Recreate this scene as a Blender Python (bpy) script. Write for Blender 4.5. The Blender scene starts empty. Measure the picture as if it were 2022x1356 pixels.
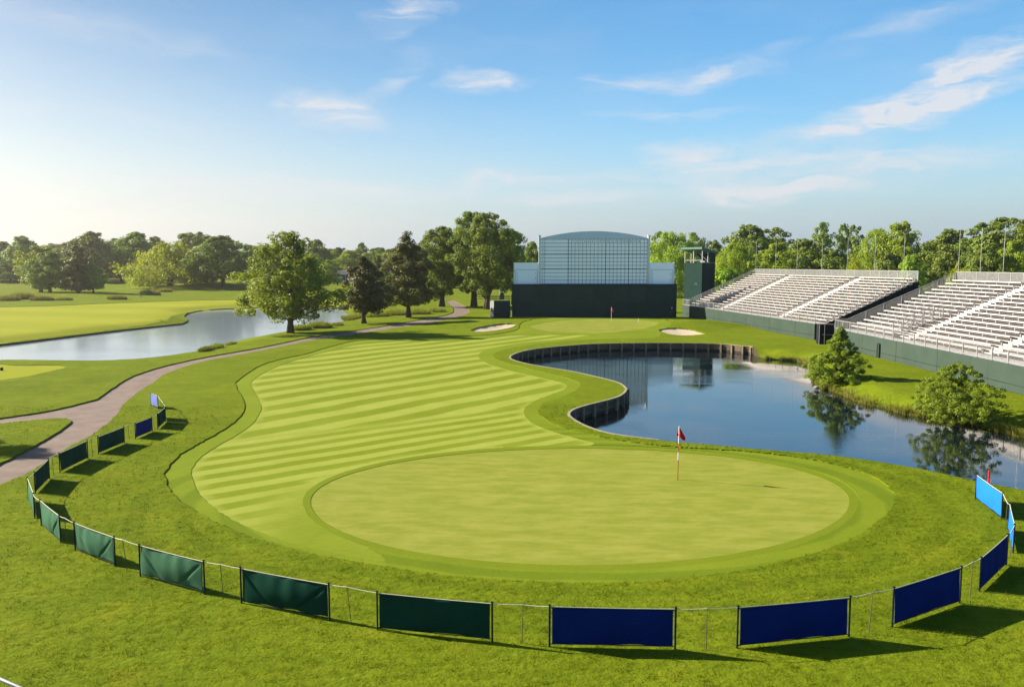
import bpy, bmesh, math, random
import numpy as np
from mathutils import Vector, Matrix
from mathutils.geometry import delaunay_2d_cdt

# ------------------------------------------------------------------ camera, sky, sun, exposure
SC = bpy.context.scene
COL = SC.collection
F, CX, CY, HZ, HC = 1600.0, 1011.0, 678.0, 522.0, 9.2
PITCH = math.atan((CY - HZ) / F)
SP, CP = math.sin(PITCH), math.cos(PITCH)
cam_d = bpy.data.cameras.new('camera')
cam_d.sensor_width = 36.0
cam_d.lens = F / 2022.0 * 36.0
cam_d.clip_end = 12000.0
cam = bpy.data.objects.new('camera', cam_d)
COL.objects.link(cam)
cam.location = (0, 0, HC)
cam.rotation_euler = (math.pi / 2 - PITCH, 0, 0)
SC.camera = cam

SUN_EL = math.radians(27.0)
SUN_AZ = math.radians(72.0)            # to the left of the view direction
SUNV = Vector((-math.sin(SUN_AZ) * math.cos(SUN_EL), math.cos(SUN_AZ) * math.cos(SUN_EL), math.sin(SUN_EL)))
sun_d = bpy.data.lights.new('sun', 'SUN')
sun_d.energy = 4.6
sun_d.angle = math.radians(0.5)
sun_d.color = (1.0, 0.91, 0.75)
sun = bpy.data.objects.new('sun', sun_d)
COL.objects.link(sun)
sun.rotation_euler = SUNV.to_track_quat('Z', 'Y').to_euler()

SC.view_settings.view_transform = 'Standard'
SC.view_settings.look = 'None'
SC.view_settings.gamma = 1.0
EXPO = 1.78
SC.view_settings.exposure = EXPO
SKY_STRENGTH = 0.066
SC.cycles.max_bounces = 8
SC.cycles.transparent_max_bounces = 8

def px_azel(px, py):
    a = (px - CX) / F; b = (CY - py) / F
    d = Vector((a, CP + b * SP, -SP + b * CP)).normalized()
    return math.atan2(d.x, d.y), math.asin(d.z)

def build_world():
    w = bpy.data.worlds.new('World'); SC.world = w
    w.use_nodes = True
    nt = w.node_tree; N = nt.nodes; L = nt.links
    N.clear()
    out = N.new('ShaderNodeOutputWorld'); bg = N.new('ShaderNodeBackground')
    L.new(bg.outputs[0], out.inputs[0])
    bg.inputs[1].default_value = SKY_STRENGTH
    sky = N.new('ShaderNodeTexSky'); sky.sky_type = 'NISHITA'; sky.sun_disc = False
    sky.sun_elevation = SUN_EL; sky.sun_rotation = -SUN_AZ
    sky.altitude = 0; sky.air_density = 1.0; sky.dust_density = 1.6; sky.ozone_density = 2.6
    hs = N.new('ShaderNodeHueSaturation'); hs.inputs['Saturation'].default_value = 1.35; hs.inputs['Hue'].default_value = 0.494
    L.new(sky.outputs[0], hs.inputs['Color'])
    # cirrus in azimuth / elevation space
    tc = N.new('ShaderNodeTexCoord'); sx = N.new('ShaderNodeSeparateXYZ')
    L.new(tc.outputs['Generated'], sx.inputs[0])
    def math_(op, a, b=None, clamp=False):
        n = N.new('ShaderNodeMath'); n.operation = op; n.use_clamp = clamp
        for i, v in enumerate((a, b)):
            if v is None: continue
            if isinstance(v, (int, float)): n.inputs[i].default_value = v
            else: L.new(v, n.inputs[i])
        return n.outputs[0]
    az = math_('ARCTAN2', sx.outputs[0], sx.outputs[1])
    el = math_('ARCSINE', sx.outputs[2])
    cmb = N.new('ShaderNodeCombineXYZ'); L.new(az, cmb.inputs[0]); L.new(el, cmb.inputs[1])
    def mapping(vec, loc=(0, 0, 0), rot=0.0, sc=(1, 1, 1), typ='POINT'):
        m = N.new('ShaderNodeMapping'); m.vector_type = typ
        m.inputs['Location'].default_value = loc; m.inputs['Rotation'].default_value = (0, 0, rot)
        m.inputs['Scale'].default_value = sc
        L.new(vec, m.inputs['Vector']); return m.outputs[0]
    def noise(vec, scale, detail, rough=0.55, dist=0.0):
        n = N.new('ShaderNodeTexNoise'); n.inputs['Scale'].default_value = scale
        n.inputs['Detail'].default_value = detail; n.inputs['Roughness'].default_value = rough
        n.inputs['Distortion'].default_value = dist
        L.new(vec, n.inputs['Vector']); return n
    wn = noise(mapping(cmb.outputs[0], sc=(3.0, 9.0, 1)), 2.2, 5, 0.6)
    wsub = N.new('ShaderNodeVectorMath'); wsub.operation = 'SUBTRACT'
    L.new(wn.outputs['Color'], wsub.inputs[0]); wsub.inputs[1].default_value = (0.5, 0.5, 0.5)
    wsc = N.new('ShaderNodeVectorMath'); wsc.operation = 'MULTIPLY'
    L.new(wsub.outputs[0], wsc.inputs[0]); wsc.inputs[1].default_value = (0.16, 0.05, 0)
    wad = N.new('ShaderNodeVectorMath'); wad.operation = 'ADD'
    L.new(cmb.outputs[0], wad.inputs[0]); L.new(wsc.outputs[0], wad.inputs[1])
    P = wad.outputs[0]
    clouds = [  # px, py, half width px, half height px, tilt deg, weight
        (1700, 225, 150, 34, 14, 1.1), (1860, 180, 190, 40, 20, 0.8), (1960, 130, 110, 38, 22, 0.75), (1900, 205, 200, 16, 12, 0.6),
        (1390, 300, 120, 30, -2, 0.95), (1250, 345, 200, 14, 2, 0.4), (1560, 320, 260, 22, 4, 0.5), (1480, 375, 150, 30, 0, 0.95),
        (1680, 352, 270, 32, 6, 0.9), (1330, 158, 150, 20, 4, 0.6), (1470, 130, 120, 26, 18, 0.35),
        (660, 212, 100, 32, -14, 0.95), (760, 165, 90, 26, 35, 0.35), (945, 168, 80, 24, -4, 0.85), (800, 30, 60, 34, 30, 0.75),
        (560, 372, 330, 26, -2, 0.9), (330, 400, 260, 14, 2, 0.5), (980, 358, 130, 18, 2, 0.7), (1160, 388, 170, 16, 1, 0.75), (180, 60, 260, 22, -4, 0.25),
        (160, 228, 190, 12, -1, 0.3), (1790, 50, 130, 22, 12, 0.3), (1330, 225, 150, 10, 0, 0.45), (1180, 152, 40, 12, 0, 0.35)]
    tot = None
    for (px, py, hw, hh, tilt, wgt) in clouds:
        a, e = px_azel(px, py)
        mp = mapping(P, (a, e, 0), math.radians(tilt), (1.25 * hw / F, 1.25 * hh / F, 1.0), 'TEXTURE')
        g = N.new('ShaderNodeTexGradient'); g.gradient_type = 'SPHERICAL'
        L.new(mp, g.inputs[0])
        v = math_('MULTIPLY', g.outputs['Fac'], wgt * 1.45)
        tot = v if tot is None else math_('ADD', tot, v)
    wisp = noise(mapping(P, rot=math.radians(-12), sc=(7.0, 34.0, 1)), 1.6, 7, 0.62, 0.6)
    wr = N.new('ShaderNodeMapRange'); wr.inputs['From Min'].default_value = 0.38; wr.inputs['From Max'].default_value = 0.66
    wr.inputs['To Min'].default_value = 0.14
    L.new(wisp.outputs['Fac'], wr.inputs['Value'])
    fac = math_('MULTIPLY', math_('MULTIPLY', tot, wr.outputs[0]), 1.15, True)
    # faint overall veil of haze and thin cloud
    veil = noise(mapping(P, sc=(2.0, 10.0, 1)), 1.5, 6, 0.6)
    vr = N.new('ShaderNodeMapRange'); vr.inputs['From Min'].default_value = 0.45; vr.inputs['From Max'].default_value = 0.8
    vr.inputs['To Max'].default_value = 0.16
    L.new(veil.outputs['Fac'], vr.inputs['Value'])
    fac = math_('ADD', fac, vr.outputs[0], True)
    fac = math_('MULTIPLY', fac, 0.86)
    # haze that whitens the sky towards the horizon, most on the sun's side
    dt = N.new('ShaderNodeVectorMath'); dt.operation = 'DOT_PRODUCT'; L.new(tc.outputs['Generated'], dt.inputs[0]); dt.inputs[1].default_value = SUNV
    sunside = N.new('ShaderNodeMapRange'); sunside.interpolation_type = 'SMOOTHSTEP'
    sunside.inputs['From Min'].default_value = 0.05; sunside.inputs['From Max'].default_value = 0.95; L.new(dt.outputs['Value'], sunside.inputs['Value'])
    hgt = math_('ADD', math_('MULTIPLY', sunside.outputs[0], 0.14), 0.165)
    low = math_('POWER', math_('SUBTRACT', 1.0, math_('DIVIDE', math_('MAXIMUM', el, 0.0), hgt), True), 1.5)
    dim = N.new('ShaderNodeMapRange'); dim.inputs['To Min'].default_value = 1.0; dim.inputs['To Max'].default_value = 0.44; L.new(sunside.outputs[0], dim.inputs['Value'])
    skyd = N.new('ShaderNodeVectorMath'); skyd.operation = 'SCALE'; L.new(hs.outputs[0], skyd.inputs[0]); L.new(dim.outputs[0], skyd.inputs['Scale'])
    hcol = N.new('ShaderNodeMix'); hcol.data_type = 'RGBA'; L.new(sunside.outputs[0], hcol.inputs[0])
    kk = 1.0 / (SKY_STRENGTH * 2 ** EXPO)
    hcol.inputs[6].default_value = (kk * 0.46, kk * 0.59, kk * 0.76, 1); hcol.inputs[7].default_value = (kk * 1.06, kk * 1.04, kk * 1.00, 1)
    hmix = N.new('ShaderNodeMix'); hmix.data_type = 'RGBA'
    L.new(math_('MULTIPLY', low, 0.95), hmix.inputs[0]); L.new(skyd.outputs[0], hmix.inputs[6]); L.new(hcol.outputs[2], hmix.inputs[7])
    mix = N.new('ShaderNodeMix'); mix.data_type = 'RGBA'
    L.new(fac, mix.inputs[0]); L.new(hmix.outputs[2], mix.inputs[6])
    k = 0.88 / (SKY_STRENGTH * 2 ** EXPO)
    mix.inputs[7].default_value = (k * 0.92, k * 0.93, k * 0.97, 1)
    L.new(mix.outputs[2], bg.inputs[0])
build_world()

# ------------------------------------------------------------------ projection helpers
def ray(px, py):
    a = (px - CX) / F; b = (CY - py) / F
    return (a, CP + b * SP, -SP + b * CP)
def gp(px, py, z=0.0):
    r = ray(px, py); t = (z - HC) / r[2]
    return (r[0] * t, r[1] * t)
def ptd(px, py, d):
    r = ray(px, py); t = d / r[1]
    return Vector((r[0] * t, d, HC + r[2] * t))
def sstep(a, b, x):
    t = np.clip((x - a) / (b - a), 0, 1); return t * t * (3 - 2 * t)
def h0(x, y):
    x = np.asarray(x, float); y = np.asarray(y, float)
    def g(cx, cy, rx, ry, a): return a * np.exp(-((x - cx) / rx) ** 2 - ((y - cy) / ry) ** 2)
    z = 0.035 * np.sin(x * 0.31 + 0.7) * np.sin(y * 0.23) * sstep(45, 60, y)
    z = z + g(10, 122, 20, 11, 0.95) + g(27, 118, 6, 5, 0.7) + g(-4, 121, 6, 4, 0.35)
    left = 1 - sstep(-40, 10, x)
    z = z + (2.6 * sstep(225, 420, y) + 0.35 * np.sin(x * 0.045 + 1) * np.sin(y * 0.06) * sstep(190, 240, y)) * (0.45 + 0.55 * left)
    z = z + g(-118, 292, 22, 9, 1.7) + g(-95, 290, 24, 9, 1.2) + g(-140, 230, 20, 8, 0.9) + g(-175, 222, 22, 7, 1.0)
    z = z + g(-62, 74, 22, 6, 0.18) + g(-50, 62, 14, 8, 0.15)
    return z
def hz(x, y): return float(h0(x, y))
def at(px, py):
    z = 0.0
    for _ in range(12):
        x, y = gp(px, py, z); z = 0.5 * z + 0.5 * hz(x, y)
    x, y = gp(px, py, z)
    return Vector((x, y, hz(x, y)))

# ------------------------------------------------------------------ materials
def new_mat(name):
    m = bpy.data.materials.new(name); m.use_nodes = True
    nt = m.node_tree; b = nt.nodes['Principled BSDF']
    return m, nt, b
def node(nt, t, **kw):
    n = nt.nodes.new(t)
    for k, v in kw.items(): setattr(n, k, v)
    return n
def objcoord(nt, scale=(1, 1, 1), rot=(0, 0, 0), which='Object'):
    tc = node(nt, 'ShaderNodeTexCoord'); mp = node(nt, 'ShaderNodeMapping')
    mp.inputs['Scale'].default_value = scale; mp.inputs['Rotation'].default_value = rot
    nt.links.new(tc.outputs[which], mp.inputs['Vector']); return mp.outputs[0]
def noise_tex(nt, vec, scale, detail=4, rough=0.6, dist=0.0):
    n = node(nt, 'ShaderNodeTexNoise'); n.inputs['Scale'].default_value = scale
    n.inputs['Detail'].default_value = detail; n.inputs['Roughness'].default_value = rough
    n.inputs['Distortion'].default_value = dist
    nt.links.new(vec, n.inputs['Vector']); return n.outputs['Fac']
def mrange(nt, v, a, b, c, d, smooth=False):
    n = node(nt, 'ShaderNodeMapRange'); n.inputs['From Min'].default_value = a; n.inputs['From Max'].default_value = b
    n.inputs['To Min'].default_value = c; n.inputs['To Max'].default_value = d
    if smooth: n.interpolation_type = 'SMOOTHSTEP'
    nt.links.new(v, n.inputs['Value']); return n.outputs[0]
def mixc(nt, fac, a, b, blend='MIX'):
    n = node(nt, 'ShaderNodeMix'); n.data_type = 'RGBA'; n.blend_type = blend
    for i, v in ((0, fac), (6, a), (7, b)):
        if isinstance(v, tuple): n.inputs[i].default_value = (*v[:3], 1)
        elif isinstance(v, (int, float)): n.inputs[i].default_value = v
        else: nt.links.new(v, n.inputs[i])
    return n.outputs[2]
def mth(nt, op, a, b=None, clamp=False):
    n = node(nt, 'ShaderNodeMath'); n.operation = op; n.use_clamp = clamp
    for i, v in enumerate((a, b)):
        if v is None: continue
        if isinstance(v, (int, float)): n.inputs[i].default_value = v
        else: nt.links.new(v, n.inputs[i])
    return n.outputs[0]
def bump(nt, b, h, strength, dist):
    n = node(nt, 'ShaderNodeBump'); n.inputs['Strength'].default_value = strength; n.inputs['Distance'].default_value = dist
    nt.links.new(h, n.inputs['Height']); nt.links.new(n.outputs[0], b.inputs['Normal'])
def simple(name, c1, c2=None, scale=3.0, rough=0.7, metal=0.0, bmp=0.0, bscale=None, spec=0.5, stretch=(1, 1, 1)):
    m, nt, b = new_mat(name)
    b.inputs['Roughness'].default_value = rough; b.inputs['Metallic'].default_value = metal
    b.inputs['Specular IOR Level'].default_value = spec
    c2 = c2 or tuple(v * 0.75 for v in c1)
    v = objcoord(nt, stretch)
    n = noise_tex(nt, v, scale, 5)
    nt.links.new(mixc(nt, mrange(nt, n, 0.3, 0.7, 0, 1), c1, c2), b.inputs['Base Color'])
    if bmp: bump(nt, b, noise_tex(nt, v, bscale or scale * 4, 4), 0.6, bmp)
    return m
def grass_mat(name, light, dark, patch=0.12, fine=3.0, fine_amt=0.5, bmp=0.03, stripes=None, dry=None, spec=0.15):
    m, nt, b = new_mat(name)
    b.inputs['Roughness'].default_value = 0.95; b.inputs['Specular IOR Level'].default_value = spec * 0.15
    v = objcoord(nt)
    p = noise_tex(nt, v, patch, 4, 0.6)
    f = noise_tex(nt, objcoord(nt, (1, 2.2, 1), (0, 0, 0.35)), fine, 6, 0.7)
    f2 = noise_tex(nt, v, fine * 0.22, 4, 0.65)
    t = mth(nt, 'ADD', mth(nt, 'MULTIPLY', mrange(nt, p, 0.3, 0.7, 0, 1), 1 - fine_amt),
            mth(nt, 'MULTIPLY', mth(nt, 'ADD', mth(nt, 'MULTIPLY', mrange(nt, f, 0.36, 0.64, 0, 1), 0.6), mth(nt, 'MULTIPLY', mrange(nt, f2, 0.36, 0.64, 0, 1), 0.4)), fine_amt), True)
    col = mixc(nt, t, light, dark)
    if stripes: col = stripes(nt, v, col, t)
    if dry:
        q = noise_tex(nt, v, 0.5, 5, 0.7)
        col = mixc(nt, mth(nt, 'MULTIPLY', mrange(nt, q, 0.55, 0.75, 0, 1), dry[1]), col, dry[0])
    nt.links.new(col, b.inputs['Base Color'])
    if bmp: bump(nt, b, mth(nt, 'ADD', f, mth(nt, 'MULTIPLY', noise_tex(nt, v, fine * 4, 3), 0.5)), 0.8, bmp)
    return m

# ------------------------------------------------------------------ mesh helpers
def link(name, me, mats, parent=None, loc=None):
    o = bpy.data.objects.new(name, me); COL.objects.link(o)
    for m in (mats if isinstance(mats, (list, tuple)) else [mats]):
        me.materials.append(m)
    if parent: o.parent = parent
    if loc is not None: o.location = loc
    return o
def tag(o, label, cat, group=None):
    o['label'] = label; o['category'] = cat
    if group: o['group'] = group
    return o
def empty(name, loc, label=None, cat=None, group=None, rz=0.0):
    o = bpy.data.objects.new(name, None); COL.objects.link(o)
    o.location = loc; o.rotation_euler = (0, 0, rz); o.empty_display_size = 0.3
    if label: tag(o, label, cat, group)
    return o
def structure(o): o['kind'] = 'structure'; return o
def np_mesh(name, V, faces_n, idx, smooth=False, matidx=None):
    """V (n,3); faces_n verts per face (3 or 4); idx flat index array"""
    me = bpy.data.meshes.new(name)
    V = np.ascontiguousarray(V, dtype=np.float32); idx = np.ascontiguousarray(idx, dtype=np.int32).ravel()
    nf = len(idx) // faces_n
    me.vertices.add(len(V)); me.vertices.foreach_set('co', V.ravel())
    me.loops.add(len(idx)); me.loops.foreach_set('vertex_index', idx)
    me.polygons.add(nf); me.polygons.foreach_set('loop_start', np.arange(nf, dtype=np.int32) * faces_n)
    if smooth: me.polygons.foreach_set('use_smooth', np.ones(nf, dtype=bool))
    if matidx is not None: me.polygons.foreach_set('material_index', np.asarray(matidx, dtype=np.int32))
    me.update(calc_edges=True); me.validate()
    return me
class MB:
    """collects boxes, tubes and prisms, built as ONE mesh object"""
    def __init__(s): s.v = []; s.f = []; s.mi = []; s.cur = 0
    def add(s, vs, fs):
        o = len(s.v); s.v += [tuple(p) for p in vs]
        for f in fs: s.f.append([i + o for i in f]); s.mi.append(s.cur)
    def box(s, c, size, M=None):
        x, y, z = [d / 2 for d in size]; c = Vector(c)
        vs = [Vector((sx * x, sy * y, sz * z)) for sx in (-1, 1) for sy in (-1, 1) for sz in (-1, 1)]
        if M: vs = [M @ p for p in vs]
        s.add([p + c for p in vs], [(0, 1, 3, 2), (4, 6, 7, 5), (0, 4, 5, 1), (2, 3, 7, 6), (0, 2, 6, 4), (1, 5, 7, 3)])
    def beam(s, a, b, w, h):
        a = Vector(a); b = Vector(b); d = b - a; L = d.length
        if L < 1e-6: return
        d = d / L; up = Vector((0, 0, 1)) if abs(d.z) < 0.98 else Vector((0, 1, 0))
        r = d.cross(up).normalized(); u = r.cross(d).normalized()
        vs = []
        for p in (a, b):
            for i, j in ((-1, -1), (1, -1), (1, 1), (-1, 1)): vs.append(p + r * (i * w / 2) + u * (j * h / 2))
        s.add(vs, [(3, 2, 1, 0), (4, 5, 6, 7), (0, 1, 5, 4), (1, 2, 6, 5), (2, 3, 7, 6), (3, 0, 4, 7)])
    def tube(s, pts, rad, n=8, cap=True):
        pts = [Vector(p) for p in pts]; rad = rad if isinstance(rad, (list, tuple)) else [rad] * len(pts)
        o = len(s.v); k = len(pts)
        pr = None
        for i, p in enumerate(pts):
            d = (pts[min(i + 1, k - 1)] - pts[max(i - 1, 0)])
            d = d.normalized() if d.length > 1e-9 else Vector((0, 0, 1))
            if pr is None: r = d.orthogonal().normalized()
            else:
                r = pr - d * pr.dot(d); r = r.normalized() if r.length > 1e-6 else d.orthogonal().normalized()
            pr = r; u = d.cross(r)
            for j in range(n):
                a = 2 * math.pi * j / n
                s.v.append(tuple(p + (r * math.cos(a) + u * math.sin(a)) * rad[i]))
        for i in range(k - 1):
            for j in range(n):
                s.f.append([o + i * n + j, o + i * n + (j + 1) % n, o + (i + 1) * n + (j + 1) % n, o + (i + 1) * n + j]); s.mi.append(s.cur)
        if cap:
            s.f.append([o + j for j in reversed(range(n))]); s.mi.append(s.cur)
            s.f.append([o + (k - 1) * n + j for j in range(n)]); s.mi.append(s.cur)
    def build(s, name, mats, parent=None, smooth=False, loc=None, bevel=0.0):
        me = bpy.data.meshes.new(name); me.from_pydata(s.v, [], s.f)
        if smooth: me.polygons.foreach_set('use_smooth', np.ones(len(s.f), dtype=bool))
        if len(set(s.mi)) > 1: me.polygons.foreach_set('material_index', np.array(s.mi, dtype=np.int32))
        me.update()
        o = link(name, me, mats, parent, loc)
        if bevel:
            md = o.modifiers.new('bevel', 'BEVEL'); md.width = bevel; md.segments = 2; md.limit_method = 'ANGLE'
        return o
def text_mesh(name, s, size, mat, parent, M):
    cu = bpy.data.curves.new(name, 'FONT'); cu.body = s; cu.size = size; cu.align_x = 'CENTER'; cu.align_y = 'CENTER'
    cu.extrude = 0.004; cu.resolution_u = 2
    o = bpy.data.objects.new(name + '_tmp', cu); COL.objects.link(o)
    dg = bpy.context.evaluated_depsgraph_get(); me = bpy.data.meshes.new_from_object(o.evaluated_get(dg))
    bpy.data.objects.remove(o); bpy.data.curves.remove(cu)
    me.transform(M); me.name = name; me.materials.clear()
    return link(name, me, mat, parent)
# ------------------------------------------------------------------ the course: outlines traced on the ground
def cr_spline(pts, closed=True, step=5.0, maxn=60):
    pts = [np.array(p, float) for p in pts]; n = len(pts); out = []
    rng = range(n if closed else n - 1)
    for i in rng:
        if closed: p0, p1, p2, p3 = pts[(i - 1) % n], pts[i], pts[(i + 1) % n], pts[(i + 2) % n]
        else: p0, p1, p2, p3 = pts[max(i - 1, 0)], pts[i], pts[i + 1], pts[min(i + 2, n - 1)]
        k = int(max(1, min(maxn, np.linalg.norm((p2 - p1)[:2]) / step)))
        for j in range(k):
            t = j / k
            out.append(0.5 * ((2 * p1) + (-p0 + p2) * t + (2 * p0 - 5 * p1 + 4 * p2 - p3) * t * t + (-p0 + 3 * p1 - 3 * p2 + p3) * t ** 3))
    if not closed: out.append(pts[-1])
    return out
def ground_poly(pts, step=5.0, z=None):
    out = []
    for p in cr_spline(pts, True, step):
        if z is None: q = at(p[0], p[1]); out.append((q.x, q.y))
        else: out.append(gp(p[0], p[1], z))
    return np.array(out)
WATER_Z = -0.8
# pond beside the near green: px, py, hard edge (1 = timber wall or crest, 0 = soft shore at the water)
POND_R = [(2260, 1030, 1), (2022, 971, 1), (1940, 955, 1), (1800, 925, 1), (1650, 902, 1), (1500, 889, 1), (1400, 880, 1), (1333, 874, 1), (1275, 868, 1),
          (1204, 858, 1), (1158, 844, 1), (1130, 829, 1), (1121, 819, 1), (1132, 809, 1), (1161, 800, 1), (1190, 793, 1), (1218, 785, 1), (1232, 776, 1), (1236, 769, 1),
          (1229, 762, 1), (1215, 755, 1), (1175, 745, 1), (1132, 735, 1), (1089, 727.5, 1), (1046, 720, 1), (1017, 713, 1), (1006, 708, 1), (1007, 703.5, 1),
          (1023, 697, 1), (1046, 692, 1), (1075, 688, 1), (1126, 683, 1), (1172, 679.6, 1), (1247, 678, 1), (1333, 678, 1), (1419, 680, 1), (1462, 683.5, 1),
          (1490, 687.5, 1), (1503, 707, 0), (1540, 711, 0), (1576, 714, 0), (1603, 726, 0), (1601, 740, 0), (1608, 755, 0), (1621, 768, 0), (1640, 771, 0), (1664, 781, 0),
          (1707, 798, 0), (1750, 807, 0), (1778, 816, 0), (1838, 826, 0), (1880, 830, 0), (1912, 836, 0), (1957, 850, 0), (2022, 864, 0), (2260, 915, 0)]
POND_L = [(-420, 745), (-100, 728), (0, 722), (30, 719.5), (120, 719), (230, 718), (290, 712), (330, 706), (370, 700), (400, 692), (440, 684), (480, 672), (520, 664), (556, 658),
          (600, 650), (640, 643), (665, 640), (685, 636), (693, 630), (688, 621), (677, 613), (672, 608), (640, 606), (600, 606), (560, 606), (500, 608), (430, 611),
          (390, 615), (368, 621), (363, 627), (371, 633), (362, 640), (330, 644), (230, 655), (100, 671), (0, 683), (-100, 694), (-420, 722)]
def pond_r_world():
    out = []; soft = []
    for p in cr_spline(POND_R, True, 5.0):
        h = min(1, max(0, p[2]))
        z = WATER_Z * (1 - h)
        out.append(gp(p[0], p[1], z)); soft.append(1 - h)
    return np.array(out), np.array(soft)
pondR, softR = pond_r_world()
pondL = ground_poly(POND_L, 5.0, WATER_Z); softL = np.full(len(pondL), 0.93)
farmask = (pondL[:, 1] > 100) & (pondL[:, 0] / pondL[:, 1] < -0.2)
for i, p in enumerate(cr_spline(POND_L, True, 5.0)):
    if p[1] < 700 and p[0] < 660 and (p[1] < 612 or (p[0] < 400 and p[1] < 690)): softL[i] = 0.8

FIRST_CUT = [(780, 668), (700, 674), (641, 688), (606, 699), (554, 710), (516, 722), (481, 743), (467, 757), (469, 770), (481, 791), (482, 810), (468, 831), (433, 855),
             (398, 874), (353, 902), (329, 926), (326, 943), (334, 966), (364, 997), (420, 1030), (500, 1064), (600, 1092), (750, 1120), (900, 1141), (1100, 1153),
             (1250, 1152), (1400, 1139), (1520, 1119), (1620, 1091), (1700, 1056), (1752, 1015), (1766, 985), (1745, 955), (1690, 930), (1600, 908), (1480, 893), (1340, 884),
             (1250, 874), (1180, 862), (1110, 845), (1075, 828), (1062, 812), (1075, 797), (1110, 785), (1140, 770), (1145, 757), (1100, 742), (1040, 728),
             (985, 712), (975, 700), (1000, 690), (1060, 680), (1160, 671), (1290, 668), (1305, 655), (1325, 640), (1300, 629), (1200, 625), (1090, 627), (1030, 637), (1020, 652), (960, 662), (860, 666)]
FAIRWAY = [(800, 674), (720, 678), (650, 693), (600, 706), (551, 722), (523, 735), (499, 751), (497, 763), (514, 795), (514, 812), (499, 836), (468, 859), (433, 879),
           (398, 902), (379, 926), (379, 943), (391, 971), (420, 1000), (470, 1032), (560, 1068), (660, 1092), (760, 1108), (700, 1060), (640, 1010), (680, 960), (860, 908),
           (1060, 886), (1170, 878), (1140, 866), (1085, 850), (1045, 832), (1035, 812), (1050, 795), (1085, 780), (1115, 768), (1115, 758), (1060, 744), (1000, 730),
           (955, 714), (945, 700), (970, 688), (1040, 676), (1150, 667), (1180, 662), (1060, 661), (990, 664), (900, 672)]
GREEN_C = (1145, 998)
def ellipse_px(cx, cy, a, b0, b1, n=48, tilt=0.0):
    o = []
    for i in range(n):
        t = 2 * math.pi * i / n
        y = math.sin(t); o.append((cx + a * math.cos(t) + tilt * y, cy + (b0 if y < 0 else b1) * y))
    return o
GREEN = ellipse_px(1145, 990, 532, 105, 125)
COLLAR = ellipse_px(1147, 990, 549, 111, 138)
FGREEN = [(1046, 645), (1065, 639), (1113, 632.5), (1160, 630.5), (1212, 630.5), (1262, 632.5), (1300, 637), (1296, 642), (1274, 648), (1235, 654), (1187, 657.5), (1125, 656.5), (1076, 653)]
PATH = [(-220, 862), (-100, 842), (0, 827), (88, 813.8), (155, 799), (192, 789), (199, 784), (243, 754), (276, 738.5), (330, 722.5), (400, 707), (518, 686), (608, 667), (667, 658), (756, 644.5),
        (815, 634), (875, 623.7), (895, 616), (893, 606), (884, 599), (880, 594), (897, 594), (908, 600), (925, 609), (928, 617), (890, 630), (815, 643), (697, 661), (608, 674.5), (504, 695.5), (400, 715), (330, 738),
        (305, 755), (276, 773), (243, 801), (228, 823), (199, 848), (177, 863), (133, 886), (97, 910), (55, 936), (0, 959), (-100, 1000), (-240, 1060), (-260, 1010), (-100, 962), (0, 917), (44, 894.5), (88, 870), (130, 844), (141, 834), (130, 828), (88, 829), (0, 838), (-100, 852), (-240, 878)]
BUNK_L = [(930, 652), (945, 647), (975, 641.5), (1000, 639), (1018, 640), (1012, 646), (990, 651), (960, 655), (936, 655.5)]
BUNK_R = [(1302, 651), (1320, 648.5), (1345, 648.5), (1365, 651), (1380, 655.5), (1393, 659.5), (1375, 662), (1350, 663), (1325, 661), (1309, 656.5)]
LFAIR = [(-420, 700), (-420, 612), (-100, 608), (100, 604), (300, 596), (480, 592), (640, 591), (700, 594), (690, 601), (560, 602), (430, 606), (375, 611), (345, 618), (320, 632), (200, 646), (60, 662), (-100, 680)]
TEE = [(-200, 765), (-60, 722), (40, 722.5), (130, 724), (75, 740), (20, 749), (-60, 757)]
Z = {}
for nm, pts, st in (('first_cut', FIRST_CUT, 5), ('fairway', FAIRWAY, 5), ('collar', COLLAR, 6), ('green', GREEN, 6), ('far_green', FGREEN, 4), ('path', PATH, 5),
                    ('bunker_l', BUNK_L, 3), ('bunker_r', BUNK_R, 3), ('lfair', LFAIR, 8), ('tee', TEE, 6)):
    Z[nm] = ground_poly(pts, st)
def smooth_poly(P, it):
    for _ in range(it): P = 0.5 * P + 0.25 * (np.roll(P, 1, 0) + np.roll(P, -1, 0))
    return P
jr = np.random.default_rng(77)
for nm, amp in (('first_cut', .07), ('fairway', .05), ('path', .06), ('lfair', .3), ('tee', .1), ('collar', .025), ('green', .012), ('bunker_l', .12), ('bunker_r', .12)):
    P = Z[nm]; c = np.roll(P, -1, 0) - np.roll(P, 1, 0); nn = np.stack([c[:, 1], -c[:, 0]], 1); nn /= np.maximum(1e-9, np.linalg.norm(nn, axis=1))[:, None]
    e = jr.normal(size=len(P)); e = 0.5 * e
    Z[nm] = P + nn * (amp * e)[:, None]
Z['pond_r'] = pondR; Z['pond_l'] = pondL
ORDER = ['first_cut', 'fairway', 'lfair', 'tee', 'collar', 'green', 'far_green', 'bunker_l', 'bunker_r', 'path', 'pond_l', 'pond_r']
# zone name -> (object name, height offset)
OFFS = {'rough': 0.07, 'first_cut': 0.02, 'fairway': 0.0, 'lfair': 0.0, 'tee': 0.03, 'collar': 0.005, 'green': -0.01, 'far_green': 0.0, 'bunker_l': -0.3, 'bunker_r': -0.32, 'path': -0.02}

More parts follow.
